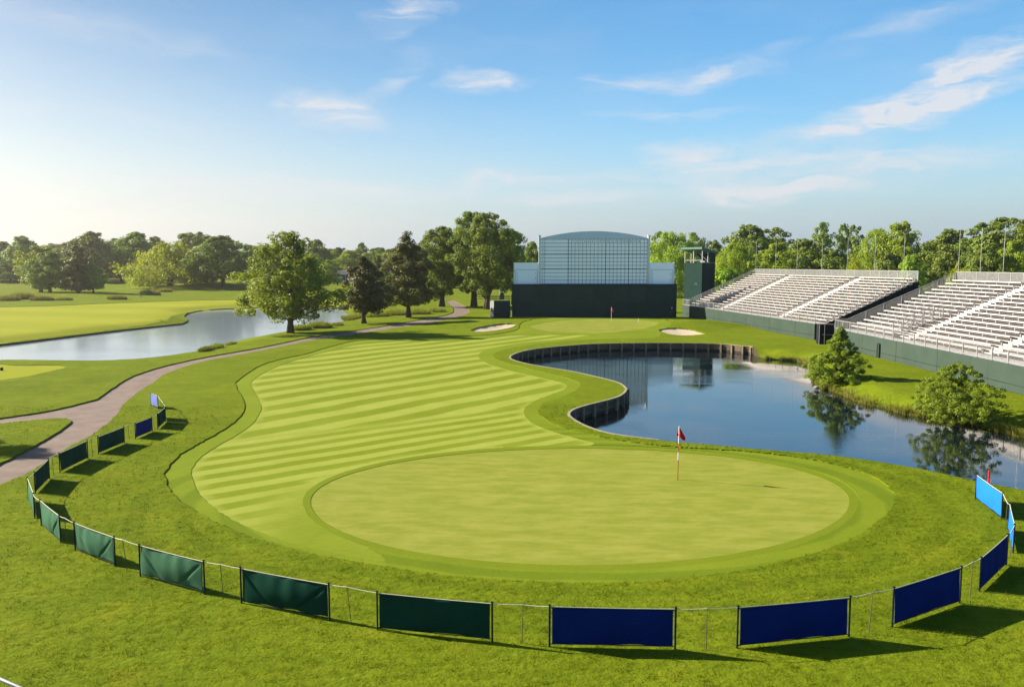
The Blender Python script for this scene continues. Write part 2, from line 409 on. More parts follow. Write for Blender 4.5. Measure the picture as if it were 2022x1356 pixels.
def pip(P, X, Y):
    x0, y0 = P[:, 0], P[:, 1]; x1, y1 = np.roll(x0, -1), np.roll(y0, -1)
    ins = np.zeros(len(X), bool)
    for a, b, c, d in zip(x0, y0, x1, y1):
        if b == d: continue
        m = ((b > Y) != (d > Y)) & (X < (c - a) * (Y - b) / (d - b) + a)
        ins ^= m
    return ins
def pts_to_poly(P, soft, X, Y):
    best = np.full(len(X), 1e9); bs = np.zeros(len(X))
    n = len(P)
    for i in range(n):
        a = P[i]; b = P[(i + 1) % n]; d = b - a; L2 = max(1e-9, d @ d)
        t = np.clip(((X - a[0]) * d[0] + (Y - a[1]) * d[1]) / L2, 0, 1)
        q = (X - a[0] - t * d[0]) ** 2 + (Y - a[1] - t * d[1]) ** 2
        m = q < best; best[m] = q[m]
        sv = soft[i] * (1 - t) + soft[(i + 1) % n] * t
        bs[m] = sv[m]
    return np.sqrt(best), bs
def terrain_z(X, Y):
    X = np.asarray(X, float); Y = np.asarray(Y, float)
    z = h0(X, Y)
    for P, s, w in ((pondR, softR, 2.6), (pondL, softL, 4.5)):
        lo = P.min(0) - 6; hi = P.max(0) + 6
        m = (X > lo[0]) & (X < hi[0]) & (Y > lo[1]) & (Y < hi[1])
        if m.any():
            d, sv = pts_to_poly(P, s, X[m], Y[m])
            fall = 1 - sstep(0, w, d)
            z[m] = z[m] - sv * fall * (z[m] - WATER_Z)
    return z
def gz(x, y): return float(terrain_z(np.array([x]), np.array([y]))[0])

def build_ground():
    rnd = np.random.default_rng(4)
    V = []; E = []
    for nm in ORDER:
        P = Z[nm]; o = len(V); n = len(P)
        V += [tuple(p) for p in P]; E += [(o + i, o + (i + 1) % n) for i in range(n)]
    pts = []
    r = 13.0
    while r < 6500:
        for a in np.arange(-66, 66.1, 1.5 if r > 60 else 2.5):
            a2 = math.radians(a + rnd.uniform(-0.5, 0.5)); rr = r * (1 + rnd.uniform(-0.008, 0.008))
            pts.append((rr * math.sin(a2), rr * math.cos(a2)))
        r *= 1.042
    r = 3.0
    while r < 6500:
        for a in np.arange(-180, 180, 15):
            if abs(a) < 68 and r > 12: continue
            a2 = math.radians(a + rnd.uniform(-3, 3)); pts.append((r * math.sin(a2), r * math.cos(a2)))
        r *= 1.4
    for P in (pondR, pondL):
        c = np.roll(P, -1, 0) - np.roll(P, 1, 0); nn = np.stack([c[:, 1], -c[:, 0]], 1); nn /= np.maximum(1e-9, np.linalg.norm(nn, axis=1))[:, None]
        for off in (0.6, 1.3, 2.1, 3.2, 4.6):
            for s in (-1, 1):
                q = P[::2] + s * off * nn[::2]; pts += [tuple(p) for p in q]
    for nm in ('fairway', 'green'):
        P = Z[nm]; c = np.roll(P, -1, 0) - np.roll(P, 1, 0); nn = np.stack([c[:, 1], -c[:, 0]], 1); nn /= np.maximum(1e-9, np.linalg.norm(nn, axis=1))[:, None]
        for off in (0.5, 1.0, 1.7, 2.6, 3.8):
            for sg in (-1, 1): pts += [tuple(q) for q in (P[::2] + sg * off * nn[::2])]
    # finer relief round the far green
    for x in np.arange(-16, 44, 1.6):
        for y in np.arange(98, 143, 1.6): pts.append((x + rnd.uniform(-.3, .3), y + rnd.uniform(-.3, .3)))
    V += pts
    # rigid jitter keeps the triangulation off exact collinear cases
    vv, ee, ff, _, _, _ = delaunay_2d_cdt([Vector(p) for p in V], E, [], 0, 1e-4)
    XY = np.array([(v.x, v.y) for v in vv]); T = np.array([f for f in ff if len(f) == 3], dtype=np.int64)
    # sane winding
    a, b, c = XY[T[:, 0]], XY[T[:, 1]], XY[T[:, 2]]
    cr = (b[:, 0] - a[:, 0]) * (c[:, 1] - a[:, 1]) - (b[:, 1] - a[:, 1]) * (c[:, 0] - a[:, 0])
    T[cr < 0] = T[cr < 0][:, ::-1]; T = T[np.abs(cr) > 1e-8]
    C = XY[T].mean(1)
    zone = np.zeros(len(T), int)
    for k, nm in enumerate(ORDER): zone[pip(Z[nm], C[:, 0], C[:, 1])] = k + 1
    zt = terrain_z(XY[:, 0], XY[:, 1])
    return XY, T, zone, zt
GXY, GT, GZONE, GZ = build_ground()
NAMES = ['rough'] + ORDER

(GX0, GX1), (GY0, GY1) = [(Z['green'][:, k].min(), Z['green'][:, k].max()) for k in (0, 1)]
def ring_shade(nt, v, col, amt=0.30):
    # bands left by mowing round and round the near green
    mp = node(nt, 'ShaderNodeMapping', vector_type='TEXTURE'); nt.links.new(v, mp.inputs['Vector'])
    mp.inputs['Location'].default_value = ((GX0 + GX1) / 2, (GY0 + GY1) / 2, 0); mp.inputs['Scale'].default_value = ((GX1 - GX0) / 2, (GY1 - GY0) / 2, 1e6)
    ln = node(nt, 'ShaderNodeVectorMath', operation='LENGTH'); nt.links.new(mp.outputs[0], ln.inputs[0])
    r = mth(nt, 'ADD', ln.outputs['Value'], mth(nt, 'MULTIPLY', mth(nt, 'SUBTRACT', noise_tex(nt, v, 0.5, 3), 0.5), 0.05))
    w = mrange(nt, mth(nt, 'SINE', mth(nt, 'MULTIPLY', r, 2 * math.pi / 0.155)), -0.4, 0.6, 0, amt, True)
    w = mth(nt, 'MULTIPLY', w, mrange(nt, r, 1.55, 1.85, 1, 0, True))
    return mixc(nt, w, col, mixc(nt, 1.0, col, (0.50, 0.60, 0.5), 'MULTIPLY'))
M_ROUGH = grass_mat('rough_grass_mat', (0.138, 0.172, 0.008), (0.064, 0.094, 0.003), patch=0.16, fine=1.7, fine_amt=0.68, bmp=0.10, dry=((0.190, 0.172, 0.010), 0.5), stripes=lambda nt, v, col, t: ring_shade(nt, v, col))
M_CUT = grass_mat('first_cut_mat', (0.150, 0.188, 0.014), (0.102, 0.138, 0.007), patch=0.15, fine=4.0, fine_amt=0.4, bmp=0.02, stripes=lambda nt, v, col, t: ring_shade(nt, v, col, 0.45))
def stripe_fn(nt, v, col, t):
    def plane(p, q, period, phase=0.0, wob=0.5):
        (x0, y0), (x1, y1) = gp(*p), gp(*q)
        dx, dy = x1 - x0, y1 - y0; L = math.hypot(dx, dy); nx, ny = dy / L, -dx / L
        d = node(nt, 'ShaderNodeVectorMath', operation='DOT_PRODUCT'); nt.links.new(v, d.inputs[0])
        d.inputs[1].default_value = (nx / period, ny / period, 0)
        s = mth(nt, 'ADD', d.outputs['Value'], phase - (nx * x0 + ny * y0) / period)
        wv = noise_tex(nt, v, 0.09, 3)
        s = mth(nt, 'ADD', s, mth(nt, 'MULTIPLY', mth(nt, 'SUBTRACT', wv, 0.5), wob))
        return mrange(nt, mth(nt, 'SINE', mth(nt, 'MULTIPLY', s, 2 * math.pi)), -0.4, 0.4, 0, 1, True)
    up = plane((516, 853), (959, 771), 3.1, 0.25)
    lo = plane((454, 954), (1030, 858), 1.62, 0.25)
    # which mowing pass: behind or before the line across the fairway
    (x0, y0), (x1, y1) = gp(470, 872), gp(1080, 800)
    dx, dy = x1 - x0, y1 - y0; L = math.hypot(dx, dy)
    d = node(nt, 'ShaderNodeVectorMath', operation='DOT_PRODUCT'); nt.links.new(v, d.inputs[0]); d.inputs[1].default_value = (-dy / L, dx / L, 0)
    side = mrange(nt, mth(nt, 'SUBTRACT', d.outputs['Value'], (-dy * x0 + dx * y0) / L), -1.2, 1.2, 0, 1, True)
    mx = node(nt, 'ShaderNodeMix'); nt.links.new(side, mx.inputs[0]); nt.links.new(lo, mx.inputs[2]); nt.links.new(up, mx.inputs[3])
    fade = mrange(nt, noise_tex(nt, v, 0.10, 4), 0.35, 0.6, 0.78, 1.0)
    ea = node(nt, 'ShaderNodeAttribute', attribute_name='edge'); en = mth(nt, 'ADD', ea.outputs['Fac'], mth(nt, 'MULTIPLY', mth(nt, 'SUBTRACT', noise_tex(nt, v, 0.8, 4), 0.5), 0.7))
    s = mth(nt, 'MULTIPLY', mth(nt, 'MULTIPLY', mx.outputs[0], fade), mrange(nt, en, -0.1, 0.4, 0.2, 1, True))
    bl = node(nt, 'ShaderNodeAttribute', attribute_name='blend')
    s = mth(nt, 'MULTIPLY', s, mth(nt, 'SUBTRACT', 1.0, bl.outputs['Fac']))
    col = mixc(nt, mth(nt, 'MULTIPLY', bl.outputs['Fac'], 0.92), col, mixc(nt, t, (0.150, 0.188, 0.014), (0.108, 0.142, 0.008)))
    return mixc(nt, s, col, mixc(nt, t, (0.140, 0.176, 0.011), (0.108, 0.144, 0.007)))
M_FAIR = grass_mat('fairway_grass_mat', (0.240, 0.262, 0.052), (0.182, 0.214, 0.025), patch=0.35, fine=2.2, fine_amt=0.6, bmp=0.012, stripes=stripe_fn)
def lstripe_fn(nt, v, col, t):
    d = node(nt, 'ShaderNodeVectorMath', operation='DOT_PRODUCT'); nt.links.new(v, d.inputs[0]); d.inputs[1].default_value = (0.07, 0.26, 0)
    s = mrange(nt, mth(nt, 'SINE', d.outputs['Value']), -0.5, 0.5, 0, 0.5, True)
    return mixc(nt, s, col, (0.17, 0.19, 0.009))
M_LFAIR = grass_mat('far_fairway_mat', (0.235, 0.245, 0.022), (0.20, 0.212, 0.014), patch=0.06, fine=1.0, fine_amt=0.4, bmp=0.0, stripes=lstripe_fn)
def ring_fn(nt, v, col, t):
    (cx, cy) = gp(1145, 985)
    q = noise_tex(nt, v, 0.6, 4)
    return mixc(nt, mrange(nt, q, 0.42, 0.62, 0, 0.5), col, (0.115, 0.15, 0.010))
M_COLLAR = grass_mat('collar_grass_mat', (0.132, 0.165, 0.012), (0.100, 0.132, 0.007), patch=0.3, fine=4.0, fine_amt=0.55, bmp=0.02, stripes=ring_fn)
def green_fn(nt, v, col, t):
    n = noise_tex(nt, objcoord(nt, (0.55, 1.5, 1), (0, 0, 0.25)), 1.1, 6, 0.7); n2 = noise_tex(nt, v, 0.16, 3)
    col = mixc(nt, mrange(nt, n, 0.48, 0.66, 0, 0.75), col, (0.228, 0.224, 0.046)); col = mixc(nt, mrange(nt, n, 0.5, 0.34, 0, 0.7), col, (0.128, 0.156, 0.018))
    return mixc(nt, mrange(nt, n2, 0.4, 0.7, 0, 0.3), col, (0.160, 0.192, 0.026))
M_GREEN = grass_mat('putting_green_mat', (0.188, 0.198, 0.030), (0.154, 0.174, 0.020), patch=0.35, fine=2.4, fine_amt=0.55, bmp=0.006, spec=0.25, stripes=green_fn)
M_SAND = simple('bunker_sand_mat', (0.42, 0.33, 0.24), (0.35, 0.27, 0.19), 1.2, 0.95, bmp=0.02, spec=0.1)
M_PATH = simple('cart_path_mat', (0.175, 0.127, 0.102), (0.112, 0.080, 0.066), 0.9, 0.92, bmp=0.004, bscale=25, spec=0.2)
M_SOIL = simple('bank_soil_mat', (0.055, 0.048, 0.022), (0.028, 0.024, 0.012), 2.5, 0.95, bmp=0.05, spec=0.1)
def water_mat(name, tint, rough, b1, b2, sc):
    m, nt, b = new_mat(name)
    b.inputs['Base Color'].default_value = (*tint, 1); b.inputs['Roughness'].default_value = rough
    b.inputs['IOR'].default_value = 2.2; b.inputs['Specular IOR Level'].default_value = 0.62
    n = noise_tex(nt, objcoord(nt, (0.35, 1.6, 1)), sc, 4, 0.6, 0.4)
    n2 = noise_tex(nt, objcoord(nt, (0.5, 1, 1)), 0.12, 3)
    h = mth(nt, 'MULTIPLY', n, mrange(nt, n2, 0.48, 0.62, b1, b2))
    bump(nt, b, h, 1.0, 0.02)
    return m
M_WATER = water_mat('pond_water_mat', (0.002, 0.006, 0.010), 0.012, 0.05, 0.42, 2.6)
M_WATER2 = water_mat('far_pond_water_mat', (0.17, 0.21, 0.25), 0.10, 0.06, 0.35, 2.0)  # pale base tint carries the bright sky reflection in the colour

def zone_object(name, ids, off, mat, skirt=0.16, pond_skirt=False):
    sel = np.isin(GZONE, ids); T = GT[sel]
    used, inv = np.unique(T, return_inverse=True); T2 = inv.reshape(T.shape)
    V = np.stack([GXY[used, 0], GXY[used, 1], GZ[used] + off], 1)
    # boundary edges
    ed = np.concatenate([T2[:, [0, 1]], T2[:, [1, 2]], T2[:, [2, 0]]])
    key = {}
    for a, b in ed: key[(int(a), int(b))] = True
    bd = [(a, b) for (a, b) in key if (b, a) not in key]
    vs = [V]; fs = [T2]; mi = [np.zeros(len(T2), int)]
    n0 = len(V); SV = []; SF = []; SM = []
    pond_v = set()
    if pond_skirt:
        ps = np.isin(GZONE, [NAMES.index('pond_r'), NAMES.index('pond_l')]); pv = set(np.unique(GT[ps]).tolist())
        pond_v = {i for i, u in enumerate(used) if int(u) in pv}
    for a, b in bd:
        isp = a in pond_v and b in pond_v
        dz = (1.75 if isp else skirt)
        o = n0 + len(SV)
        pa, pb = V[a], V[b]
        za, zb = (min(pa[2] - 0.1, WATER_Z - 0.7), min(pb[2] - 0.1, WATER_Z - 0.7)) if isp else (pa[2] - dz, pb[2] - dz)
        SV += [pa, pb, (pb[0], pb[1], zb), (pa[0], pa[1], za)]
        SF += [(o, o + 3, o + 2), (o, o + 2, o + 1)]; SM += [1 if isp else 0] * 2
    if SV:
        vs.append(np.array(SV)); fs.append(np.array(SF)); mi.append(np.array(SM))
    me = np_mesh(name, np.concatenate(vs), 3, np.concatenate(fs), smooth=True, matidx=np.concatenate(mi))
    return structure(link(name, me, [mat, M_SOIL]))
zi = lambda *n: [NAMES.index(k) for k in n]
ground = zone_object('ground', zi('rough'), OFFS['rough'], M_ROUGH, pond_skirt=True)
zone_object('first_cut', zi('first_cut'), OFFS['first_cut'], M_CUT, pond_skirt=True)
fw = zone_object('fairway', zi('fairway'), OFFS['fairway'], M_FAIR, pond_skirt=True)
co = np.array([v.co[:] for v in fw.data.vertices]); d1, _ = pts_to_poly(Z['fairway'], np.zeros(len(Z['fairway'])), co[:, 0], co[:, 1]); d2, _ = pts_to_poly(Z['green'], np.zeros(len(Z['green'])), co[:, 0], co[:, 1])
edge = np.minimum(np.where(co[:, 1] > 75, 1.5, d1 / 1.5), np.where(co[:, 0] < 0.2 * co[:, 1] - 8.5, (d2 - 0.6) / 2.2, d2 / 0.8))
bl = sstep(-11.0, -6.5, co[:, 0] - (co[:, 1] - 28) * 0.0) * (1 - sstep(31.0, 34.5, co[:, 1]))
fw.data.attributes.new('blend', 'FLOAT', 'POINT').data.foreach_set('value', bl.astype(np.float32))
fw.data.attributes.new('edge', 'FLOAT', 'POINT').data.foreach_set('value', np.clip(edge, 0, 1.5).astype(np.float32))
zone_object('far_fairway', zi('lfair'), OFFS['lfair'], M_LFAIR, pond_skirt=True)
zone_object('tee_lawn', zi('tee'), OFFS['tee'], M_LFAIR, pond_skirt=True)
zone_object('green_collar', zi('collar'), OFFS['collar'], M_COLLAR, pond_skirt=True)
zone_object('putting_green', zi('green'), OFFS['green'], M_GREEN)
zone_object('far_putting_green', zi('far_green'), OFFS['far_green'], M_GREEN)
zone_object('cart_path', zi('path'), OFFS['path'], M_PATH, pond_skirt=True)
def bunker(nm):
    sel = GZONE == NAMES.index(nm); T = GT[sel]; used, inv = np.unique(T, return_inverse=True)
    d, _ = pts_to_poly(Z[nm], np.zeros(len(Z[nm])), GXY[used, 0], GXY[used, 1])
    V = np.stack([GXY[used, 0], GXY[used, 1], GZ[used] - 0.10 - 0.30 * sstep(0, 1.6, d)], 1)
    structure(link('sand_bunker', np_mesh('sand_bunker', V, 3, inv, smooth=True), M_SAND))
bunker('bunker_l'); bunker('bunker_r')
def water(nm, mat, name):
    sel = GZONE == NAMES.index(nm); T = GT[sel]; used, inv = np.unique(T, return_inverse=True)
    V = np.stack([GXY[used, 0], GXY[used, 1], np.full(len(used), WATER_Z)], 1)
    structure(link(name, np_mesh(name, V, 3, inv), mat))
water('pond_r', M_WATER, 'pond_water'); water('pond_l', M_WATER2, 'far_pond_water')
# ------------------------------------------------------------------ trees
def leaf_mat(name, c1, c2, trans=0.35, tcol=None):
    m = bpy.data.materials.new(name); m.use_nodes = True; nt = m.node_tree; nt.nodes.clear()
    out = node(nt, 'ShaderNodeOutputMaterial'); geo = node(nt, 'ShaderNodeNewGeometry')
    oi = node(nt, 'ShaderNodeObjectInfo')
    n = noise_tex(nt, objcoord(nt), 0.45, 3)
    t = mth(nt, 'ADD', mth(nt, 'MULTIPLY', geo.outputs['Random Per Island'], 0.55), mth(nt, 'MULTIPLY', mrange(nt, n, 0.3, 0.7, 0, 1), 0.45))
    col = mixc(nt, t, c1, c2)
    hs = node(nt, 'ShaderNodeHueSaturation'); nt.links.new(col, hs.inputs['Color'])
    nt.links.new(mrange(nt, oi.outputs['Random'], 0, 1, 0.485, 0.515), hs.inputs['Hue'])
    nt.links.new(mrange(nt, oi.outputs['Random'], 0, 1, 0.8, 1.2), hs.inputs['Value'])
    d = node(nt, 'ShaderNodeBsdfPrincipled'); d.inputs['Roughness'].default_value = 0.6; d.inputs['Specular IOR Level'].default_value = 0.25
    nt.links.new(hs.outputs[0], d.inputs['Base Color'])
    tr = node(nt, 'ShaderNodeBsdfTranslucent')
    tc = mixc(nt, 1.0, hs.outputs[0], tcol or (1.25, 1.2, 0.5), 'MULTIPLY'); nt.links.new(tc, tr.inputs['Color'])
    mx = node(nt, 'ShaderNodeMixShader'); mx.inputs[0].default_value = trans
    nt.links.new(d.outputs[0], mx.inputs[1]); nt.links.new(tr.outputs[0], mx.inputs[2]); nt.links.new(mx.outputs[0], out.inputs[0])
    return m
L_MAPLE = leaf_mat('maple_leaf_mat', (0.126, 0.163, 0.010), (0.222, 0.248, 0.019), 0.38)
L_COTTON = leaf_mat('cottonwood_leaf_mat', (0.089, 0.148, 0.013), (0.201, 0.262, 0.022), 0.38)
L_OAK = leaf_mat('woodland_leaf_mat', (0.097, 0.153, 0.018), (0.204, 0.266, 0.028), 0.3)
L_LIGHT = leaf_mat('light_leaf_mat', (0.149, 0.231, 0.013), (0.278, 0.345, 0.021), 0.4)
L_YELL = leaf_mat('willow_leaf_mat', (0.200, 0.260, 0.008), (0.320, 0.360, 0.012), 0.45)
L_PINE = leaf_mat('pine_needle_mat', (0.062, 0.075, 0.012), (0.125, 0.122, 0.022), 0.22)
L_CYP = leaf_mat('cypress_leaf_mat', (0.120, 0.180, 0.010), (0.210, 0.270, 0.020), 0.4)
M_BARK = simple('bark_mat', (0.085, 0.062, 0.042), (0.045, 0.033, 0.024), 3.0, 0.9, bmp=0.03, spec=0.15, stretch=(1, 1, 0.25))
M_BARKL = simple('pale_bark_mat', (0.22, 0.18, 0.13), (0.12, 0.095, 0.07), 3.0, 0.9, bmp=0.03, spec=0.15, stretch=(1, 1, 0.25))

def leaves(C, Rc, per, ls, rnd, axis, out_bias=0.8, droop=0.0, squash=0.75, strand=0.0):
    """leaf quads round clump centres C (n,3) with radii Rc"""
    n = len(C); k = per
    P = rnd.normal(size=(n, k, 3)); P /= np.linalg.norm(P, axis=2, keepdims=True)
    rr = rnd.uniform(0.35, 1.0, (n, k, 1)) ** 0.6
    d = P.copy()
    P = P * rr * Rc[:, None, None]; P[..., 2] *= squash
    if strand: P[..., 2] = P[..., 2] * (1 + strand) - np.abs(rnd.normal(size=(n, k))) * strand * Rc[:, None]
    if droop: P[..., 2] -= droop * (P[..., 0] ** 2 + P[..., 1] ** 2) / np.maximum(Rc[:, None], .1)
    P = P + C[:, None, :]
    P = P.reshape(-1, 3); d = d.reshape(-1, 3)
    outw = P - axis; outw[:, 2] *= 0.6
    outw /= np.maximum(1e-6, np.linalg.norm(outw, axis=1))[:, None]
    nn = d * 0.55 + outw * 0.35 * out_bias + np.array([0, 0, 0.30]) + rnd.normal(size=P.shape) * 0.42
    nn /= np.linalg.norm(nn, axis=1)[:, None]
    a = np.cross(nn, rnd.normal(size=P.shape)); a /= np.maximum(1e-6, np.linalg.norm(a, axis=1))[:, None]
    if strand:
        a = a * 0.3 + np.array([0, 0, 1.0]); a -= nn * (a * nn).sum(1)[:, None]; a /= np.maximum(1e-6, np.linalg.norm(a, axis=1))[:, None]
    b = np.cross(nn, a)
    s = ls * rnd.uniform(0.6, 1.35, (len(P), 1)); asp = (0.38 if strand else 0.62)
    V = np.stack([P - a * s, P + b * s * asp + nn * s * 0.12, P + a * s, P - b * s * asp + nn * s * 0.12], 1).reshape(-1, 3)
    return V
PROTO = {}
def make_proto(key, H, W, profile, zb, nclump, rc, per, ls, lm, bark, seed, trunk_r, forks=1, lobes=0.22, squash=0.75, droop=0.0, strand=0.0, inner=0.25, limb_n=14, layered=False, gaps=0.0, lean=0.0):
    rnd = np.random.default_rng(seed)
    ts = np.array([p[0] for p in profile]); rs = np.array([p[1] for p in profile])
    C = []; Rc = []
    ph = rnd.uniform(0, 6.28, 6)
    big = [(rnd.uniform(0, 6.28), rnd.uniform(0.1, 0.95), rnd.uniform(0.5, 1.0)) for _ in range(9)]
    tries = 0
    while len(C) < nclump and tries < nclump * 40:
        tries += 1
        t = rnd.uniform(0, 1); r = float(np.interp(t, ts, rs))
        if rnd.uniform() > (r / rs.max()) ** 1.1 + 0.06: continue
        a = rnd.uniform(0, 2 * math.pi)
        f = 1 + lobes * (math.sin(2 * a + ph[0] + 3 * t) * 0.5 + math.sin(3 * a + ph[1] - 5 * t) * 0.5 + math.sin(5 * a + ph[2] + 9 * t) * 0.45)
        rad = rnd.uniform(0.62, 1.0) if rnd.uniform() > inner else rnd.uniform(0.1, 0.6)
        if gaps and any(abs(((a - ba + math.pi) % (2 * math.pi)) - math.pi) < gaps * bs and abs(t - bt) < 0.13 * bs for ba, bt, bs in big): continue
        R = W / 2 * r * f
        rcl = rc * rnd.uniform(0.65, 1.35) * (0.6 + 0.4 * r / rs.max())
        q = rad * max(0.05, R - rcl * 0.55)
        tz = t
        if layered: tz = (math.floor(t * layered) + rnd.uniform(0.05, 0.5)) / layered
        z = zb + (H - zb) * tz
        if layered: z -= 0.25 * q
        z = min(z, H - rcl * squash * 0.6)
        C.append((q * math.cos(a) + lean * z, q * math.sin(a), z)); Rc.append(rcl)
    C = np.array(C); Rc = np.array(Rc)
    V = leaves(C, Rc, per, ls, rnd, np.array([0, 0, zb + (H - zb) * 0.4]), droop=droop, squash=squash, strand=strand)
    lo = V[:, 2] < 0.15
    crown = np_mesh(key + '_crown', V, 4, np.arange(len(V)))
    crown.materials.append(lm)
    mb = MB()
    for fk in range(forks):
        a0 = 2 * math.pi * fk / max(1, forks) + 0.4; sp = 0.0 if forks == 1 else 0.35 * trunk_r * 2
        tip = Vector((lean * H * 0.8 + (0 if forks == 1 else W * 0.16 * math.cos(a0)), 0 if forks == 1 else W * 0.16 * math.sin(a0), zb + (H - zb) * 0.72))
        base = Vector((sp * math.cos(a0), sp * math.sin(a0), -0.25))
        pts = []; rads = []
        for i in range(8):
            u = i / 7; p = base.lerp(tip, u) + Vector((rnd.uniform(-.1, .1), rnd.uniform(-.1, .1), 0)) * trunk_r * 3 * (1 if 0 < i < 7 else 0)
            if forks > 1: p = base.lerp(tip, u) + (tip - base).cross(Vector((0, 0, 1))) * 0 + Vector((math.cos(a0), math.sin(a0), 0)) * (-0.35 * W * 0.16 * math.sin(u * math.pi))
            pts.append(p); rads.append(trunk_r * (1.55 if i == 0 else 1.0 if i == 1 else 1 - 0.85 * u))
        rr = rads if forks == 1 else [v * 0.75 for v in rads]
        mb.tube(pts, rr, 9)
        sel = rnd.permutation(len(C))[:limb_n // forks]
        for i in sel:
            c = Vector(C[i]); u = min(0.95, max(0.18, (c.z * 0.72 - 0) / max(0.1, tip.z) - 0.12))
            p0 = pts[0].lerp(tip, u) if forks == 1 else pts[min(7, int(u * 7))]
            m = p0.lerp(c, 0.5) + Vector((0, 0, 0.06 * (c - p0).length * (1 if not droop else -0.3)))
            r0 = trunk_r * (1 - 0.8 * u) * 0.5
            mb.tube([p0, m, c], [r0, r0 * 0.6, r0 * 0.22], 6)
    me = bpy.data.meshes.new(key + '_trunk'); me.from_pydata(mb.v, [], mb.f)
    me.polygons.foreach_set('use_smooth', np.ones(len(mb.f), dtype=bool)); me.materials.append(bark); me.update()
    # true width seen by the eye
    ww = np.percentile(V[:, 0], 99) - np.percentile(V[:, 0], 1); ww2 = np.percentile(V[:, 1], 99) - np.percentile(V[:, 1], 1)
    PROTO[key] = (crown, me, float(V[:, 2].max()), 0.5 * (ww + ww2))
def plant(kind, px, d, top, width, label, base_py=None, rz=None, name='tree', group=None, cat='tree', z=None, seed=[0]):
    """tree whose crown top stands at photo row top, crown width px wide, at distance d"""
    seed[0] += 1
    crown, trunk, H, W = PROTO[kind]
    p = ptd(px, HZ, d); zg = gz(p.x, p.y) if z is None else z
    h = (ptd(px, top, d).z - zg); w = width * d / F * 1.0
    rz = rz if rz is not None else random.Random(seed[0] * 7 + 1).uniform(0, 6.28)
    e = empty(name, (p.x, p.y, zg), label, cat, group, rz)
    sxy = w / W; sz = h / H
    for nm, me in (('trunk', trunk), ('crown', crown)):
        o = bpy.data.objects.new(nm, me); COL.objects.link(o); o.parent = e; o.scale = (sxy, sxy, sz)
    return e
ROUND = [(0, .55), (.12, .85), (.35, 1), (.6, .92), (.8, .68), (.93, .4), (1, .12)]
OVAL = [(0, .35), (.15, .75), (.35, 1), (.6, .9), (.82, .6), (1, .15)]
TALL = [(0, .25), (.2, .5), (.45, .8), (.7, 1), (.88, .75), (1, .25)]
CONE = [(0, .75), (.08, 1), (.3, .85), (.6, .55), (.85, .28), (1, .06)]
make_proto('maple', 13.7, 11.6, [(0, .5), (.1, .8), (.28, 1), (.5, .84), (.7, .62), (.88, .42), (1, .2)], 2.1, 210, .92, 150, .14, L_MAPLE, M_BARK, 11, .33, limb_n=34, lobes=.42, squash=.95, gaps=.22, inner=.3)
make_proto('cedar', 10.4, 6.6, [(0, .55), (.12, .9), (.25, 1), (.5, .82), (.75, .55), (.92, .3), (1, .08)], 2.0, 150, .78, 150, .13, L_PINE, M_BARK, 12, .26, limb_n=26, lobes=.36, squash=.75)
make_proto('pine', 15, 9, [(0, .7), (.1, 1), (.3, .9), (.5, .82), (.7, .5), (.85, .36), (1, .12)], 2.6, 190, .95, 150, .15, L_PINE, M_BARK, 13, .33, limb_n=30, lobes=.42, squash=.72, gaps=.22)
make_proto('cottonwood', 20, 15, [(0, .3), (.1, .6), (.3, .9), (.5, 1), (.72, .9), (.88, .66), (1, .25)], 3.2, 280, 1.25, 160, .19, L_COTTON, M_BARK, 14, .55, forks=3, limb_n=24, lobes=.34)
make_proto('cotton_b', 20, 13, [(0, .4), (.15, .75), (.35, 1), (.55, .9), (.75, .85), (.9, .6), (1, .2)], 3.0, 250, 1.2, 160, .19, L_COTTON, M_BARK, 15, .55, forks=2, limb_n=24, lobes=.38)
make_proto('cypress', 4.9, 4.6, [(0, .9), (.1, 1), (.25, .88), (.45, .66), (.65, .44), (.85, .22), (1, .05)], .25, 330, .27, 110, .055, L_CYP, M_BARK, 16, .12, limb_n=30, lobes=.2, squash=.75, inner=.4)
make_proto('cypress_b', 5.2, 6.5, [(0, .8), (.2, 1), (.45, .95), (.7, .72), (.88, .5), (1, .2)], .12, 360, .32, 110, .06, L_CYP, M_BARK, 17, .14, forks=2, limb_n=28, lobes=.3, squash=.75, inner=.35)
make_proto('oak', 18, 15, ROUND, 3.0, 180, 1.45, 100, .27, L_OAK, M_BARK, 18, .45, limb_n=14, lobes=.3)
make_proto('oak_b', 20, 13, TALL, 3.5, 165, 1.45, 100, .27, L_OAK, M_BARK, 19, .42, limb_n=14, lobes=.35)
make_proto('light', 17, 14, OVAL, 1.5, 180, 1.4, 100, .26, L_LIGHT, M_BARK, 20, .4, limb_n=12, lobes=.32)
make_proto('light_b', 16, 15, ROUND, 1.0, 190, 1.4, 100, .26, L_LIGHT, M_BARK, 21, .4, limb_n=12, lobes=.34, strand=.3)
make_proto('loose', 22, 12, TALL, 7, 55, 1.5, 90, .32, L_OAK, M_BARKL, 22, .4, limb_n=26, lobes=.45, gaps=.5)
make_proto('willow', 17, 22, [(0, .7), (.12, .95), (.4, 1), (.65, .86), (.85, .55), (1, .15)], 1.6, 130, 2.1, 95, .4, L_YELL, M_BARK, 23, .6, forks=2, limb_n=14, lobes=.3, strand=.6)
make_proto('shrub', 4, 5, ROUND, .1, 60, .8, 80, .2, L_YELL, M_BARK, 24, .1, limb_n=8, lobes=.3)
make_proto('bush', 5, 6, ROUND, .1, 70, .9, 80, .22, L_LIGHT, M_BARK, 25, .1, limb_n=8, lobes=.3)
make_proto('conifer', 16, 9, CONE, 2, 90, 1.2, 80, .3, L_PINE, M_BARK, 26, .3, limb_n=14, lobes=.25, squash=.5, layered=8)

